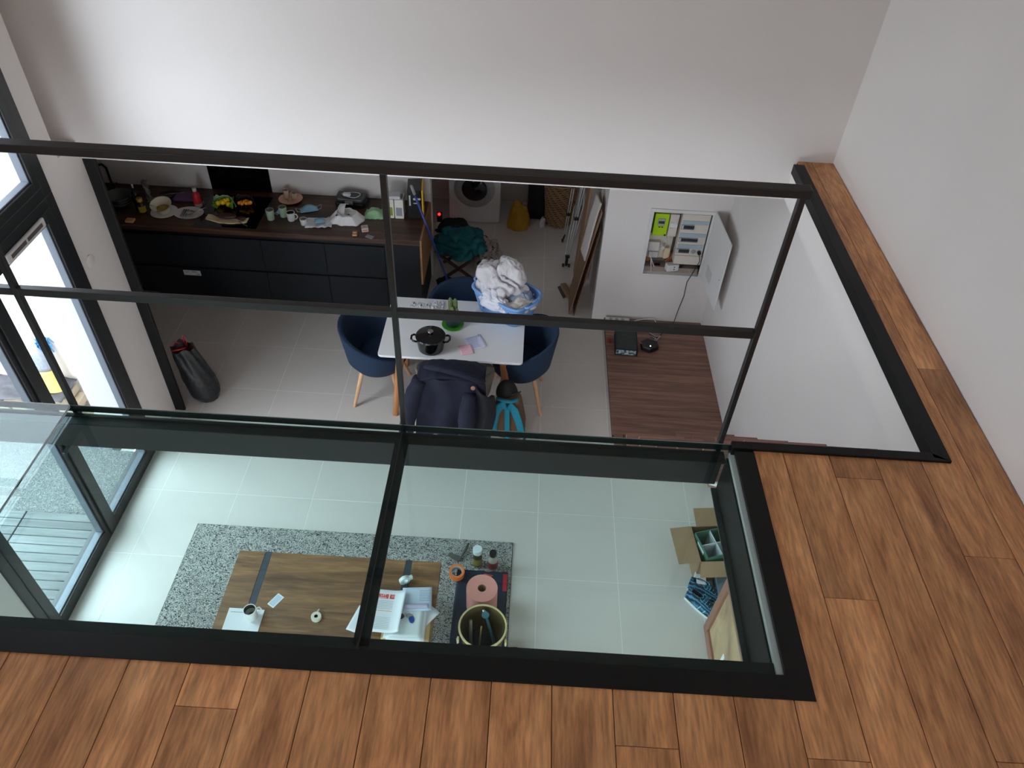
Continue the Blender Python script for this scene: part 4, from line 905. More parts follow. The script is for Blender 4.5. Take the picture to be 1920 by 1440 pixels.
for i in range(3): M().tube([(-.06+.02*i, .05, .018), (-.055+.025*i, -.075, .02)], [.007, .004], 6).build('fork', P('dull_steel', (110, 112, 108), .35, metal=.7), ov, smooth=True)
o = M().grid(lambda u, v: (-.095+.20*u, -.06+.12*v, .018+.003*fold(u*6, v*6)), 14, 10).build('napkin', P('napkin_purple', (96, 70, 110), .8), smooth=True, solid=.028); o.location = (-3.36, 6.56, zt); tag(o, 'folded purple tea towel behind the oval plate', 'tea towel')
rb = bottle('red squeeze bottle with white nozzle', (-3.19, 6.45, zt), .037, .165, P('sauce_red', (186, 36, 38), .4), P('nozzle', (196, 192, 184), .4), .02, .03)
M().lathe([(.0375, .0), (.0382, .035)], n=24, cap0=False, cap1=False).build('base_band', P('band_pale', (170, 164, 150), .5), rb, smooth=True)
def foodbag(label, loc, fruit, n, rr, film, leaf_=False, w=.11):
    k = thing('food_bag', label, 'bag', loc, 0)
    for i in range(n):
        a = 2.4*i; q = w*.62*math.sqrt((i+.3)/n)
        m = M(); m.lathe([(0, -rr), (rr*.75, -rr*.66), (rr, 0), (rr*.75, rr*.66), (0, rr)], (q*math.cos(a), q*.7*math.sin(a), rr+.003+random.uniform(0, .035)), 12, cap0=False, cap1=False)
        m.build('fruit', fruit, k, smooth=True)
    M().grid(lambda u, v: (w*(1.0-.25*v)*math.cos(PI*u*1.05-.1)*(1+.12*fold(u*8, v*5)), w*.8*(1-.6*v)*math.sin(PI*u*1.05-.1)*(1+.12*fold(u*6, v*7, 3)), .004+.10*v+.02*fold(u*7, 4)), 28, 10).build('film', film, k, smooth=True, solid=.0015)
    if leaf_:
        for i in range(9):
            a = random.uniform(0, 2*PI); q = w*.85; px_, py_ = q*math.cos(a), q*.7*math.sin(a)
            M().grid(lambda u, v: (px_+.05*(u-.5), py_+.05*(v-.5), .04+.05*math.sin(v*2+a)*u+.02*fold(u*6+a, v*6)), 6, 6).build('leaf', P('leaf_green', (120, 170, 60), .6, var=.3, scale=30), k, smooth=True, solid=.0015)
    return k
foodbag('bag of yellow peppers and green salad leaves beside the hob', (-2.935, 6.455, zt+.006), P('pepper_yellow', (240, 196, 24), .35), 7, .026, P('salad_film', (140, 168, 130), .25), True)
foodbag('net bag of small orange mandarins on the hob', (-2.74, 6.49, zt+.006), P('mandarin', (240, 146, 30), .5), 14, .019, P('dark_film', (46, 40, 40), .15), False, .10)
cb_ = thing('cured_sausage', 'dark cured sausage lying on torn cream paper with a knife', 'food', (-2.83, 6.215, zt+.006), .02)
M().grid(lambda u, v: (-.21+.40*u, (-.035-.05*math.sin(u*PI)+(.09+.02*fold(u*5, 1))*v)+.03*(1-u)-.0, .004+.008*fold(u*7, v*4, 2)), 30, 8).build('wrapping_paper', P('wrap_cream', (232, 214, 168), .8), cb_, smooth=True, solid=.003)
M().grid(lambda u, v: (-.11+.20*u, (.036*math.sin(u*PI)**.5)*math.cos(2*PI*v)+.015, .035+(.026*math.sin(u*PI)**.5)*math.sin(2*PI*v)), 16, 14).build('sausage', P('sausage', (62, 34, 30), .5, var=.3, scale=40), cb_, smooth=True)
M().grid(lambda u, v: (.09+.09*u, (.024*math.sin(u*PI)**.5)*math.cos(2*PI*v)-.005, .030+(.018*math.sin(u*PI)**.5)*math.sin(2*PI*v)), 12, 12).build('cut_piece', P('sausage', (62, 34, 30), .5), cb_, smooth=True)
M().tube([(.12, -.045, .018), (.22, -.11, .012)], [.004, .002], 6).build('knife', chrome, cb_, smooth=True)
sage = P('sage_ceramic', (160, 184, 156), .35); whc = P('mug_white', (226, 230, 224), .3)
mug('cup', 'sage green tumbler at the right edge of the hob', (-2.435, 6.285, zt), 0, sage, P('cup_in', (140, 140, 130), .4), .105, .040, False, 'cups beside the hob')
mug('cup', 'sage green tumbler second from the hob with a blue strap', (-2.33, 6.35, zt), 0, sage, P('cup_in', (140, 140, 130), .4), .105, .038, False, 'cups beside the hob')
mug('mug', 'white mug with handle right of the sage tumblers', (-2.24, 6.29, zt), -.1, whc, P('tea_dark', (56, 62, 50), .3), .085, .040, True, 'cups beside the hob')
mug('cup', 'short white cup at the front behind the lower blue mask', (-2.105, 6.225, zt), 0, whc, P('cup_in', (140, 140, 130), .4), .065, .034, False, 'cups beside the hob')
mk = P('mask_blue', (140, 184, 206), .85, var=.05, scale=30)
def mask(label, loc, rz, w=.16, h=.09, lift=.03):
    k = thing('face_mask', label, 'face mask', loc, rz)
    M().grid(lambda u, v: (w*(u-.5), h*(v-.5)*(1-.25*abs(u-.5)), .006+lift*math.sin(u*PI)*math.sin(v*PI)+.004*math.sin(v*22)), 20, 16).build('cloth', mk, k, smooth=True, solid=.002)
    for s in (-1, 1): M().tube([(s*w/2, h*.3, .01), (s*(w/2+.04), .02, .03), (s*(w/2+.03), -.02, .012), (s*w/2, -h*.3, .01)], .0022, 5).build('ear_loop', M_sticker, k, smooth=True)
    return k
mask('blue face mask lying between white mug and glass cake stand', (-2.12, 6.49, zt), .4, .17, .10, .05)
mask('blue face mask strap hanging on the green tumblers', (-2.385, 6.42, zt), 1.2, .08, .05, .03)
gp_ = thing('cake_stand', 'amber glass plate with glasses on it by the splash wall', 'plate', (-2.34, 6.655, zt))
amb = P('amber_glass', (220, 172, 144), .15, spec=.6)
M().lathe([(.06, 0), (.112, .016), (.118, .022), (.108, .018), (0, .008)], n=40, cap1=False).build('plate', amb, gp_, smooth='auto')
for x, y, r, h in ((-.045, .02, .028, .10), (.03, .03, .03, .07), (0, -.03, .022, .03)): M().lathe([(r*.8, .012), (r, .016), (r, h), (r-.003, h), (r*.8, .018)], (x, y, 0), 20).build('glass', P('amber_clear', (206, 186, 164), .12, spec=.6), gp_, smooth='auto')
# papers, carrier bag, boxes
o = M().grid(lambda u, v: (-.125+.25*u, -.09+.18*v, .006+.02*abs(fold(u*4, v*4, 6))+.03*max(0, u-.75)), 20, 16).build('wrapping_paper', P('paper_dim', (228, 230, 234), .8), smooth=True, solid=.0015); o.location = (-1.965, 6.26, zt); o.rotation_euler = (0, 0, .1); tag(o, 'crumpled white paper with a blue mask on it left of the carrier bag', 'paper')
mask('blue face mask lying on the crumpled white paper', (-1.955, 6.25, zt+.032), .2, .10, .075, .02)
wcb = thing('carrier_bag', 'crumpled white plastic carrier bag in the middle of the worktop', 'bag', (-1.72, 6.36, zt), -.15)
wb_ = P('bag_white', (236, 234, 232), .5, var=.05, scale=10, bump=.25, bscale=40)
M().grid(lambda u, v: ((.19-.02*math.cos(4*PI*u))*(1-.45*v)*math.cos(2*PI*u)*(1+.25*fold(math.cos(2*PI*u)*2, math.sin(2*PI*u)*2, 5)), (.13)*(1-.35*v)*math.sin(2*PI*u)*(1+.3*fold(math.cos(2*PI*u)*2.4, math.sin(2*PI*u)*2, 9)), .004+.075*v+.03*v*fold(u*9, 3)), 60, 10, wrap=True).build('bag_side', wb_, wcb, smooth=True, solid=.002)
M().grid(lambda u, v: (.11*v*math.cos(2*PI*u), .08*v*math.sin(2*PI*u)+.02, .03+.03*v+.03*fold(u*7, v*6)), 40, 8, skip=lambda i, j: j < 2 and i < 12, wrap=True).build('bag_top', wb_, wcb, smooth=True, solid=.002)
M().grid(lambda u, v: (-.11+.09*u, .02+.14*v-.04*u, .05+.08*math.sin(v*2.6)*(.4+.6*u)), 10, 12).build('bag_handle', wb_, wcb, smooth=True, solid=.002)
rad = thing('sandwich_toaster', 'grey and black sandwich toaster with a coiled white cord on top', 'toaster', (-1.73, 6.645, zt), -.06)
M().prism([(-.13, -.085), (.13, -.085), (.15, -.05), (.15, .08), (-.15, .08), (-.15, -.05)], .004, .055).build('base', dark, rad, bevel=.008)
M().prism([(-.12, -.08), (.12, -.08), (.145, -.05), (.145, .075), (-.145, .075), (-.145, -.05)], .058, .10).build('lid', P('toaster_grey', (72, 74, 74), .35, metal=.4), rad, bevel=.012)
M().box(-.04, .04, -.10, -.075, .05, .085).build('latch', P('latch', (120, 120, 118), .4), rad, bevel=.004)
M().tube([(.09*math.cos(a)*(1+.1*math.sin(3*a)), .05*math.sin(a), .107+.006*math.sin(a*2)) for a in [i*.35 for i in range(40)]], .004, 6).build('cord', M_sticker, rad, smooth=True)
M().cbox((-.03, -.03, .125), (.07, .035, .03)).build('plug', M_sticker, rad, bevel=.005)
o = M().grid(lambda u, v: (-.11+.22*u*(1-.2*v), -.10+.18*v, .004+.06*math.sin(u*PI)*math.sin(v*PI)+.02*fold(u*5, v*5, 1)), 20, 16).build('green_bag', P('bag_green', (150, 196, 148), .5, var=.08, scale=12), smooth=True, solid=.002); o.location = (-1.46, 6.49, zt); tag(o, 'pale green plastic bag beside the toaster', 'bag')
def sbox(name, label, loc, rz, d, mat, extra=None, mat2=None):
    k = thing(name, label, 'box', loc, rz); M().cbox((0, 0, d[2]/2), d).build('carton', mat, k, bevel=.002)
    M().cbox((0, -d[1]/2-.0004, d[2]*.5), (d[0]*.7, .001, d[2]*.35)).cbox((0, 0, d[2]+.0004), (d[0]*.6, d[1]*.3, .001)).build('print', mat2 or greyp, k)['kind'] = 'stuff'
    return k
sbox('medicine_box', 'small orange medicine box in front of the carrier bag', (-1.595, 6.105, zt), .12, (.045, .062, .02), P('med_orange', (206, 128, 50), .5), mat2=M_sticker)
sbox('medicine_box', 'white and salmon medicine box right of the carrier bag', (-1.515, 6.185, zt), .3, (.062, .062, .04), P('med_white', (206, 196, 196), .5), mat2=P('salmon', (206, 126, 98), .5))
sbox('blister_pack', 'silver blister pack in front of the salmon medicine box', (-1.45, 6.075, zt), -.4, (.075, .045, .008), P('blister', (150, 150, 150), .3, metal=.5))
for i, (x, lab) in enumerate(((-1.318, 'left white carton with lime green top'), (-1.225, 'right white carton with grey print'))):
    k = thing('carton', lab+' near the end of the worktop', 'box', (x, 6.50, zt), .03, 'white cartons at the worktop end')
    M().box(-.042, .042, -.07, .07, 0, .20).build('carton_body', P('carton_white', (232, 228, 216), .6), k, bevel=.002)
    M().box(-.030, .030, -.071, -.070, .03, .12).box(-.034, .034, -.04, .055, .2, .2008).build('print', [P('print_lime', (140, 160, 40), .6), greyp][i], k)['kind'] = 'stuff'
o = M().box(-.09, .06, -.05, .05, 0, .03).build('white_sheet', M_sticker, bevel=.003); o.location = (-1.27, 6.49, zt+.201); o.rotation_euler = (0, .0, .05); tag(o, 'white sheet draped over the two cartons', 'paper')
tbx = thing('drill_case', 'black and yellow power-tool box at the worktop end', 'tool box', (-1.075, 6.56, zt), .10)
yel = P('tool_yellow', (240, 186, 26), .5)
M().box(-.075, .060, -.11, .12, 0, .30).build('case', dark, tbx, bevel=.004)
M().box(.060, .075, -.11, .12, 0, .30).build('yellow_side', yel, tbx, bevel=.003)
M().lathe([(.035, 0), (.06, 0), (.06, .002), (.035, .002)], (.0755, 0, .14), 28, cap0=False, cap1=False, T=Matrix.Rotation(PI/2, 3, 'Y')).build('ring_print', dark, tbx)
M().box(-.06, -.045, -.1115, -.11, .14, .25).box(-.02, .05, -.1115, -.11, .20, .22).box(-.02, .03, -.1115, -.11, .16, .17).build('white_print', M_sticker, tbx)['kind'] = 'stuff'

# broom leaning at the end of the worktop
br = thing('broom', 'broom with a long blue pole leaning against the worktop end', 'broom', (-.74, 6.42, ZF))
a_, b_ = Vector((.0, 0, .12)), Vector((-.32, -.10, 1.28))
M().tube([a_, b_], .012, 10).build('pole', P('pole_blue', (44, 66, 140), .4), br, smooth=True)
M().tube([b_-(b_-a_)*.04, b_+(b_-a_)*.04], .015, 10).build('grip', P('grip_grey', (150, 150, 146), .5), br, smooth=True)
M().cbox((0, 0, .10), (.26, .05, .05)).build('head', P('broom_teal', (20, 90, 104), .5), br, bevel=.012)
m = M()
for i in range(26):
    for j in range(4): x = -.12+.0096*i; m.tube([(x, -.018+.012*j, .08), (x*1.12, (-.018+.012*j)*1.5, .003)], .003, 3)
bb_ = m.build('bristles', P('bristle_teal', (24, 80, 90), .8), br); bb_['kind'] = 'stuff'
# ================================================================ LAUNDRY CORNER
wm = thing('washing_machine', 'white front-loading washing machine against the back wall', 'washing machine', (-.61, 8.20, ZF))
wmm = P('appliance_white', (214, 214, 214), .3)
M().box(-.297, .297, -.27, .22, .012, .85).build('body', wmm, wm, bevel=.012)
M().grid(lambda u, v: (-.297+.594*u, -.271-.02*math.sin(u*PI), .012+.64*v), 20, 3).build('front_panel', wmm, wm, smooth=True)
RX = Matrix.Rotation(PI/2, 3, 'X')
M().lathe([(.215, 0), (.235, .012), (.235, .02), (.205, .035), (.150, .030), (.138, .012)], (0, -.275, .445), 56, cap0=False, cap1=False, T=RX).build('door_ring', P('ring_silver', (176, 178, 180), .3, metal=.3), wm, smooth='auto')
M().lathe([(.150, .024), (.10, .045), (.0, .055)], (0, -.275, .445), 48, cap0=False, cap1=False, T=RX).build('door_glass', P('drum_glass', (20, 26, 28), .08, spec=.7), wm, smooth=True)
M().lathe([(.012, 0), (.012, .014)], (.12, -.275, .75), 16, T=RX).box(-.26, -.10, -.278, -.272, .72, .81).build('control_panel', P('panel_grey', (180, 182, 184), .4), wm)
M().box(-.297, .297, -.26, .2, 0, .012).build('feet', dark, wm)
M().box(.10, .17, -.2795, -.279, .10, .108).build('badge', greyp, wm)
# red indicator on a small device left of the machine
dv_ = thing('socket_adapter', 'small dark plug adapter with a glowing red lamp left of the washing machine', 'adapter', (-1.02, 7.88, ZF))
M().box(-.03, .03, -.02, .03, 0, .12).build('casing', dark, dv_, bevel=.006)
M().lathe([(0, 0), (.017, .002), (.017, .01), (0, .018)], (.0, -.03, .125), 16, cap0=False, cap1=False, T=Matrix.Rotation(PI/2.4, 3, 'X')).build('lamp', P('red_led', (250, 40, 40), .4, emit=((255, 30, 30), 3.0)), dv_, smooth=True)
yb = heap('yellow_bag', 'mustard yellow plastic bag on the floor right of the washing machine', (-.085, 7.90, ZF), .13, .13, .30, P('bag_mustard', (176, 130, 20), .45, var=.1, scale=9, bump=.3, bscale=30), 4.4, .2, 'bag')
o = M().box(-.105, .105, -.16, .16, 0, .62).build('laundry_sorter', P('sorter_black', (10, 11, 18), .8), bevel=.02); o.location = (.115, 8.22, ZF); tag(o, 'tall black fabric laundry sorter by the back wall', 'laundry bin')
wk_ = thing('wicker_hamper', 'round woven wicker laundry hamper with dark clothes on top', 'hamper', (.39, 8.02, ZF))
wick = P('wicker', (150, 116, 80), .8, var=.25, scale=20)
Hh = .56
M().lathe([(.135, .004), (.150, .10), (.175, .3), (.186, Hh), (.176, Hh), (.165, .3), (.14, .10), (.12, .01)], n=60).build('lining', P('wicker_dark', (84, 60, 40), .9), wk_, smooth='auto')
m = M()
for j in range(22):
    z0 = .02+j*.0245
    def fr_(u, z0=z0, j=j):
        a = 2*PI*u; z = z0+.02*u*0; t = (z/Hh); r = .138+.052*min(1, t*1.05)**.8+.005*math.sin(a*24+j*PI)
        return (r*math.cos(a), r*math.sin(a), z+.006*math.sin(a*12+j*1.3))
    m.tube([fr_(i/96) for i in range(97)], .0095, 5)
q = m.build('wicker_weave', wick, wk_, smooth=True); q['kind'] = 'stuff'
M().tube([(.186*math.cos(2*PI*i/48), .186*math.sin(2*PI*i/48), Hh) for i in range(49)], .012, 8).build('rim', wick, wk_, smooth=True)
heap('dark_clothes', 'dark clothes lying in the top of the wicker hamper', (.39, 8.02, ZF+Hh-.06), .15, .15, .09, P('dark_cloth', (30, 32, 40), .9, var=.5, scale=12), 2.2, .4, 'clothes')
o = heap('white_cloth', 'small white cloth between the black sorter and the hamper', (.20, 7.93, ZF), .04, .06, .10, linen, 6.1, .3, 'cloth', 30, 14)
# clothes on the floor
beige = P('beige_towel', (206, 188, 168), .95, var=.08, scale=10, bump=.35, bscale=110)
heap('towel', 'beige towels in a heap on the floor in front of the washing machine', (-.99, 7.42, ZF), .28, .22, .22, beige, 11.3, .36, nu=110, nv=44, fr=2.8)
heap('clothes', 'teal and black clothes piled on the stool', (-.69, 6.86, ZF+.345), .27, .24, .20, P('teal_cloth', (12, 92, 98), .9, var=.3, scale=8, bump=.25, bscale=90), 7.9, .36, 'clothes', 110, 44, fr=2.4)
heap('clothes', 'black jumper lying across the teal clothes', (-.76, 6.98, ZF+.45), .17, .13, .13, P('black_cloth', (12, 16, 20), .9), 2.5, .3, 'clothes', 70, 30)
fs = thing('folding_stool', 'dark wooden folding stool under the teal clothes', 'stool', (-.68, 6.87, ZF))
wdk = P('stool_wood', (58, 42, 34), .6)
for s in (-1, 1):
    for (xa, xb) in ((-.2, .2), (.2, -.2)): M().bar((xa, s*.17, .005), (xb, s*.17, .33), .026).build('leg', wdk, fs)
M().box(-.22, .22, -.19, .19, .33, .345).build('seat', wdk, fs)
pat = ramp_mat('speckled_cloth', [(.35, (60, 58, 56)), (.42, (176, 164, 158)), (.8, (196, 184, 178))], 22, .95, 'noise', 2, .3, .3)
heap('patterned_sheet', 'pale sheet with small dark speckles on the floor behind the table', (-.42, 7.20, ZF), .15, .26, .20, pat, 9.2, .34, nu=110, nv=44, fr=2.8)
heap('dark_mat', 'dark green cloth on the floor under the broom head', (-.80, 6.62, ZF), .12, .10, .06, P('cloth_forest', (18, 44, 42), .9), 3.3, .4, 'cloth', 50, 20)
# folded airers by the splash wall corner: white curtain strip
cu = M().grid(lambda u, v: (-.975+.10*u-.03*v, 7.02+.02*math.sin(u*16), -.30-1.05*v+0*u), 30, 12).build('airer_cover', P('cover_white', (176, 172, 168), .8), smooth=True, solid=.006)
tag(cu, 'narrow white hanging cover at the corner of the kitchen wall', 'curtain')
# clothes airer folded upright
ar = thing('clothes_airer', 'folded white and black clothes airer standing upright', 'clothes airer', (.53, 7.25, ZF))
wt_ = P('tube_white', (196, 196, 192), .35)
def rail(a, b, gap=.022):
    d = (Vector(b)-Vector(a)).normalized(); s = d.cross(Vector((0, 1, 0))).normalized()*gap/2
    for k_ in (-1, 1): M().tube([Vector(a)+k_*s, Vector(b)+k_*s], .0055, 8).build('tube', wt_, ar, smooth=True)
A_, B_, C_, D_ = (-.05, -.15, .10), (.09, -.02, 1.25), (-.07, .35, .08), (.0, .25, 1.3)
rail(A_, B_); rail(C_, D_)
rail((-.06, -.13, .15), (-.0, .10, .62)); rail((.03, .25, .30), (.05, .02, 1.2), .016)
M().tube([(.02, .0, .28), (.10, .05, .8)], .005, 8).build('tube', wt_, ar, smooth=True); M().tube([(.09, .06, .35), (.07, .04, .95)], .005, 8).build('tube', wt_, ar, smooth=True)
def clamp(p, d=(.05, .03, .035)): M().cbox(p, d).build('joint', dark, ar, bevel=.005)
for t in (.03, .42, .78): clamp(Vector(A_).lerp(Vector(B_), t))
for t in (.25, .55, .85): clamp(Vector(C_).lerp(Vector(D_), t))
M().tube([(-.052, -.152, .02), (-.05, -.15, .14)], .017, 10).build('foot', dark, ar, smooth='auto')
for x in (-.085, -.02): M().lathe([(.0, -.012), (.02, -.012), (.02, .012), (0, .012)], (x, -.152, .021), 16, cap0=False, cap1=False, T=Matrix.Rotation(PI/2, 3, 'Y')).build('wheel', dark, ar, smooth='auto')
M().lathe([(.0, -.012), (.02, -.012), (.02, .012), (0, .012)], (-.09, .35, .021), 16, cap0=False, cap1=False, T=Matrix.Rotation(PI/2, 3, 'Y')).build('wheel', dark, ar, smooth='auto')
M().tube([(-.085, .35, .02), (-.07, .35, .10)], .010, 10).build('foot', dark, ar, smooth='auto')
# leaning boards
def leaning(name, label, cat, foot, top, y0, y1, t, mat, parts=None):
    a = Vector(foot); b = Vector(top); m = M(); th = Vector((t, 0, 0)); yy0 = Vector((0, y0, 0)); yy1 = Vector((0, y1, 0))
    vs = [a+yy0, a+yy0+th, a+yy1+th, a+yy1, b+yy0, b+yy0+th, b+yy1+th, b+yy1]
    o = m.add([v-a for v in vs], [(0, 3, 2, 1), (4, 5, 6, 7), (0, 1, 5, 4), (2, 3, 7, 6), (0, 4, 7, 3), (1, 2, 6, 5)]).build(name, mat, bevel=.002); o.location = a
    return tag(o, label, cat)
lw = P('light_wood', (150, 116, 84), .6, var=.12, scale=8)
leaning('timber_board', 'long thin timber board leaning against the laundry side wall', 'board', (.56, 0, ZF), (.655, 0, -.62), 6.75, 7.05, .018, lw)
cbd = leaning('chipboard', 'flat brown cardboard panel leaning against the corner of the meter wall', 'board', (.50, 0, ZF), (.695, 0, -1.42), 6.24, 6.62, .014, P('brown_board', (128, 100, 76), .8, var=.08, scale=6))
leaning('chipboard', 'second thinner hardboard panel right behind the cardboard one', 'board', (.55, 0, ZF), (.705, 0, -1.62), 6.22, 6.50, .008, P('hardboard', (112, 76, 50), .7))
o = M().grid(lambda u, v: (.60+.085*(1-v)+.0-.035*u, 6.26+.20*u+.02*math.sin(v*4), -1.35-.62*v+.012*fold(u*5, v*8)), 10, 26).build('ironing_cover', P('cover_cream', (200, 192, 184), .85, bump=.1, bscale=60), smooth=True, solid=.012)
tag(o, 'cream cloth hanging over the leaning cardboard panel', 'cloth')
o = thing('adhesive_tape_gun', 'brown brush with bristles lying by the foot of the boards', 'brush', (.47, 6.62, ZF), .3)
M().box(-.03, .04, -.11, .11, 0, .05).build('back', P('brush_wood', (134, 108, 84), .6), o, bevel=.015)
m = M()
for i in range(14): m.tube([(-.03, -.10+.015*i, .02), (-.06, -.10+.015*i, .005)], .004, 4)
m.build('bristles', P('bristle_brown', (60, 44, 36), .8), o)['kind'] = 'stuff'
o.name = 'scrubbing_brush'

# ================================================================ METER CUPBOARD
mc = thing('meter_cupboard', 'open white meter cupboard with lime green meter and fuse board', 'electrical cabinet', (0, YE, 0))
cream = P('panel_cream', (206, 196, 184), .5); fw_ = P('frame_white', (214, 212, 210), .4)
x0, x1, z0, z1 = nx0, nx1, nz0, nz1
m = M(); b = .032
m.box(x0-b, x1+b, -.014, .0, z1, z1+b).box(x0-b, x1+b, -.014, 0, z0-b, z0).box(x0-b, x0, -.014, 0, z0, z1).box(x1, x1+b, -.014, 0, z0, z1)
m.box(x0-.004, x0, 0, .15, z0, z1).box(x1, x1+.004, 0, .15, z0, z1).build('surround', fw_, mc, bevel=.002)
M().box(x0, x1, .155, .16, z0, z1).build('back_board', P('back_grey', (120, 112, 104), .8), mc)
M().box(x0, x0+.06, .12, .155, z0+.06, z0+.17).box(x0+.22, x0+.33, .12, .155, z0+.06, z0+.17).build('wood_batten', P('batten', (170, 104, 60), .7), mc)
M().box(x0, x1, .04, .15, z0, z0+.05).build('niche_floor', P('mortar', (150, 136, 124), .9, var=.2, scale=20), mc)
gm = M().box(1.19, 1.322, .03, .12, -1.618, -1.385).build('electricity_meter', P('meter_lime', (166, 204, 16), .45), mc, bevel=.006); gm['label'] = 'lime green electricity meter'
M().box(1.222, 1.29, .022, .03, -1.505, -1.43).build('display_surround', P('meter_grey', (150, 160, 150), .4), gm, bevel=.004)
M().box(1.228, 1.283, .0205, .022, -1.482, -1.455).build('display', P('lcd', (50, 60, 58), .3), gm)
M().box(1.235, 1.25, .019, .022, -1.522, -1.513).box(1.262, 1.277, .019, .022, -1.522, -1.513).build('button', dark, gm)
M().box(1.30, 1.316, .026, .03, -1.612, -1.597).build('optic_port', dark, gm)
br_ = M().box(1.332, 1.412, .03, .11, -1.618, -1.385).build('main_breaker', cream, mc, bevel=.004)
M().box(1.345, 1.40, .026, .03, -1.515, -1.475).box(1.395, 1.404, .02, .03, -1.52, -1.485).build('switch', P('sw_white', (222, 222, 218), .4), br_)
M().box(1.34, 1.37, .0285, .03, -1.468, -1.464).box(1.34, 1.365, .0285, .03, -1.53, -1.526).build('print', greyp, br_)['kind'] = 'stuff'
M().box(1.17, 1.41, .10, .13, -1.90, -1.63).build('mounting_plate', cream, mc, bevel=.003)
jb = M().box(1.175, 1.285, .05, .10, -1.80, -1.70).build('junction_box', P('box_offwhite', (200, 194, 188), .5), mc, bevel=.004)
M().box(1.20, 1.29, .06, .10, -1.88, -1.815).build('junction_box', P('box_offwhite', (200, 194, 188), .5), mc, bevel=.004)
M().box(1.34, 1.40, .05, .10, -1.88, -1.76).build('terminal_block', P('ivory', (206, 186, 150), .6), mc, bevel=.008)
M().lathe([(0, 0), (.016, 0), (.016, .04), (0, .04)], (1.315, .06, -1.74), 16, cap0=False, cap1=False, T=RX).build('seal_cap', P('cap_light', (210, 206, 200), .4), mc, smooth='auto')
wires = M()
wires.tube([(1.36, .05, -1.62), (1.375, .03, -1.70), (1.39, .03, -1.78), (1.385, .06, -1.86)], .004, 6).tube([(1.33, .06, -1.62), (1.345, .045, -1.70), (1.33, .05, -1.80)], .004, 6)
wires.build('grey_wire', P('wire_grey', (190, 184, 176), .5), mc, smooth=True)['kind'] = 'stuff'
M().tube([(1.42, .05, -1.62), (1.418, .03, -1.72), (1.40, .03, -1.84), (1.36, .06, -1.90)], .003, 6).build('black_wire', dark, mc, smooth=True)
M().tube([(1.215, .04, -1.80), (1.22, .0, -1.86), (1.235, .0, -1.95), (1.25, .02, -2.01)], .0035, 6).tube([(1.23, .045, -1.88), (1.26, .02, -1.95), (1.285, .05, -1.97)], .0035, 6).build('white_wire', fw_, mc, smooth=True)['kind'] = 'stuff'
M().box(1.28, 1.33, .06, .10, -2.0, -1.965).box(1.48, 1.54, .05, .10, -1.985, -1.93).build('transformer', dark, mc)['kind'] = 'stuff'
sk_ = thing('socket_block', 'white double socket block resting on the cupboard ledge', 'socket', (1.44, YE+.03, -1.985), .25)
M().cbox((0, 0, .035), (.12, .07, .07)).build('housing', fw_, sk_, bevel=.008); M().cbox((.01, -.036, .05), (.010, .003, .010)).cbox((.01, -.036, .025), (.010, .003, .010)).build('socket_hole', dark, sk_)['kind'] = 'stuff'
# fuse board
fb = M().box(1.432, 1.69, -.005, .10, -1.792, -1.352).build('fuse_board', cream, mc, bevel=.004)
M().prism([(1.432, -.022), (1.69, -.022), (1.69, .10), (1.432, .10)], -1.885, -1.79).build('lower_housing', cream, mc, bevel=.006)
bstrip = P('blue_strip', (160, 176, 186), .3); brk = P('breaker_dark', (48, 50, 54), .4); brl = P('breaker_light', (190, 190, 188), .4)
for r_, (zb0, zb1, zr0, zr1, xr, nb) in enumerate(((-1.455, -1.416, -1.513, -1.459, 1.556, 5), (-1.587, -1.548, -1.646, -1.595, 1.615, 7), (-1.712, -1.669, -1.770, -1.716, 1.56, 6))):
    M().box(1.44, 1.682, -.010, -.005, zb0, zb1).build('cover_strip', bstrip, fb, bevel=.0015)
    M().box(1.438, xr, -.008, -.005, zr0, zr1).build('breaker_row', P('row_grey', (130, 132, 134), .4), fb)
    w = (xr-1.462)/nb
    for i in range(nb):
        M().box(1.462+w*i+.001, 1.462+w*(i+1)-.001, -.016, -.008, zr0+.014, zr1-.012).build('breaker', brk, fb)
    M().box(1.442, 1.458, -.014, -.008, zr0+.008, zr1-.008).build('isolator', brl, fb, bevel=.001)
for x in (1.600, 1.652): M().lathe([(.020, 0), (.022, .006), (.016, .008)], (x, -.006, -1.742), 20, cap0=False, T=RX).build('socket', P('socket_grey', (150, 154, 158), .4), fb, smooth='auto')
cd = thing('power_cable', 'black cable hanging from the fuse-board socket down to the landing', 'cable', (0, 0, 0))
M().lathe([(.016, 0), (.018, .03), (.008, .045)], (1.652, YE-.012, -1.742), 14, T=RX).build('plug', dark, cd, smooth='auto')
M().tube([(1.652, YE-.05, -1.745), (1.668, 6.12, -1.815), (1.638, 6.13, -1.94), (1.603, 6.145, -2.074), (1.606, 6.15, -2.253), (1.584, 6.15, -2.415), (1.564, 6.13, -2.57), (1.50, 6.05, -2.588), (1.36, 5.86, -2.58)], .004, 8).build('lead', dark, cd, smooth=True)
# its door, swung open towards the stairs
dr = thing('cupboard_door', 'white meter cupboard door swung open against the right wall', 'cupboard door', (1.722, YE-.016, 0), -math.atan2(.045, .55)*-1)
M().box(-.006, .006, -.555, 0, -1.995, -1.30).build('leaf', fw_, dr, bevel=.003)
M().box(-.009, -.006, -.30, -.14, -1.90, -1.78).build('label_pocket', P('pocket', (196, 192, 192), .4), dr, bevel=.001)
M().lathe([(0, 0), (.006, 0), (.006, .004), (0, .004)], (-.006, -.50, -1.70), 12, cap0=False, cap1=False, T=Matrix.Rotation(-PI/2, 3, 'Y')).build('lock', greyp, dr)
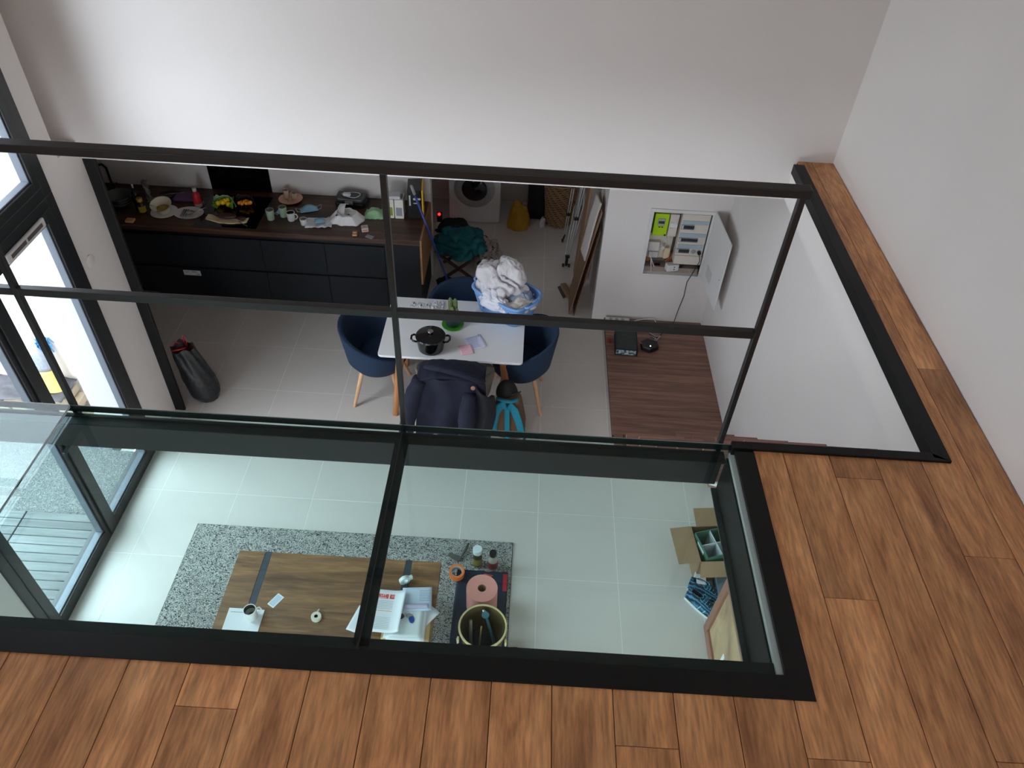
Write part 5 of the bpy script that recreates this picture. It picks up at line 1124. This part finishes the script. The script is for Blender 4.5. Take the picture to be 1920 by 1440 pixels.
# landing: router, box, power strip
LZ = ZF+.0365
rt_ = thing('network_box', 'dark open crate of printed boxes on the parquet landing', 'box', (1.05, 5.74, LZ), -.03)
M().box(-.108, .108, -.14, .16, 0, .012).box(-.108, -.10, -.14, .16, 0, .075).box(.10, .108, -.14, .16, 0, .075).box(-.108, .108, .152, .16, 0, .075).box(-.108, .108, -.14, -.132, 0, .075).build('crate', P('crate_black', (26, 28, 28), .5), rt_)
M().box(-.098, .098, -.13, .15, .013, .07).build('lid', P('crate_pattern', (52, 58, 58), .6, var=.6, scale=18), rt_)
M().box(-.10, .09, -.1415, -.1402, .01, .066).build('printed_side', ramp_mat('print_mix', [(.4, (30, 40, 48)), (.5, (120, 150, 160)), (.6, (190, 196, 196))], 34, .5, 'noise', 2, 0, 0), rt_)
ro = thing('router', 'black angular internet router with a green lamp beside the crate', 'router', (1.27, 5.735, LZ), .35)
M().prism([(-.08, -.02), (-.02, -.085), (.085, -.06), (.10, .02), (.02, .085), (-.06, .06)], 0, .055).build('casing', dark, ro, bevel=.01)
M().lathe([(0, 0), (.006, 0), (.006, .003), (0, .003)], (.0, -.04, .055), 10, cap0=False, cap1=False).build('lamp', P('green_led', (170, 255, 170), .4, emit=((180, 255, 190), 4.0)), ro)
for i in range(3): M().tube([(.06+.01*i, .03, .03), (.11+.02*i, .06, .05+.01*i), (.14, .09+.02*i, .01), (.10, .16+.03*i, .006)], .004, 6).build('cable', [M_sticker, dark, M_sticker][i], ro, smooth=True)
M().tube([(-.06, .02, .05), (-.09, .06, .06), (-.11, .04, .02)], .004, 6).build('cable', P('salmon', (206, 126, 98), .5), ro, smooth=True)
ps = thing('power_strip', 'white power strip against the foot of the meter wall', 'power strip', (.99, 6.11, LZ))
M().box(-.12, .12, -.03, .03, 0, .04).build('housing', fw_, ps, bevel=.006)
for i in range(3): M().lathe([(.018, 0), (.018, .001)], (-.07+.06*i, 0, .0402), 16).build('outlet', P('outlet_grey', (150, 150, 150), .5), ps)
wc = M().tube([(1.13, 6.10, LZ+.02), (1.20, 6.15, -2.58), (1.288, 6.16, -2.565), (1.36, 6.16, -2.552), (1.382, 6.13, -2.58), (1.36, 5.98, LZ+.006)], .006, 8).build('white_cable', fw_, smooth=True); tag(wc, 'thick white cable looping along the foot of the meter wall', 'cable')
rt2 = thing('red_toy', 'small red ribbon scrap on the landing left of the crate', 'scrap', (.90, 5.80, LZ)); M().grid(lambda u, v: (-.02+.04*u, -.03+.06*v, .004+.012*math.sin(u*5)), 8, 5).build('ribbon', redc, rt2, smooth=True, solid=.002); rt2.name = 'ribbon_scrap'
# wood blocks at the landing's near edge (first stair step seen end-on)
be = thing('block_row', 'row of mixed wooden blocks along the near edge of the landing', 'wooden blocks', (0, 0, ZF))
bm_ = [P('block_a', (96, 66, 54), .6), P('block_b', (150, 116, 88), .6), P('block_c', (70, 56, 50), .6), P('block_d', (122, 84, 68), .6)]
x = .875; i = 0
while x < 1.83:
    w = random.uniform(.055, .095)
    M().box(x, min(x+w-.004, 1.84), 4.44, 4.538, 0, random.uniform(.045, .07)).build('block', bm_[random.randrange(4)], be, bevel=.002, seg=1); x += w; i += 1
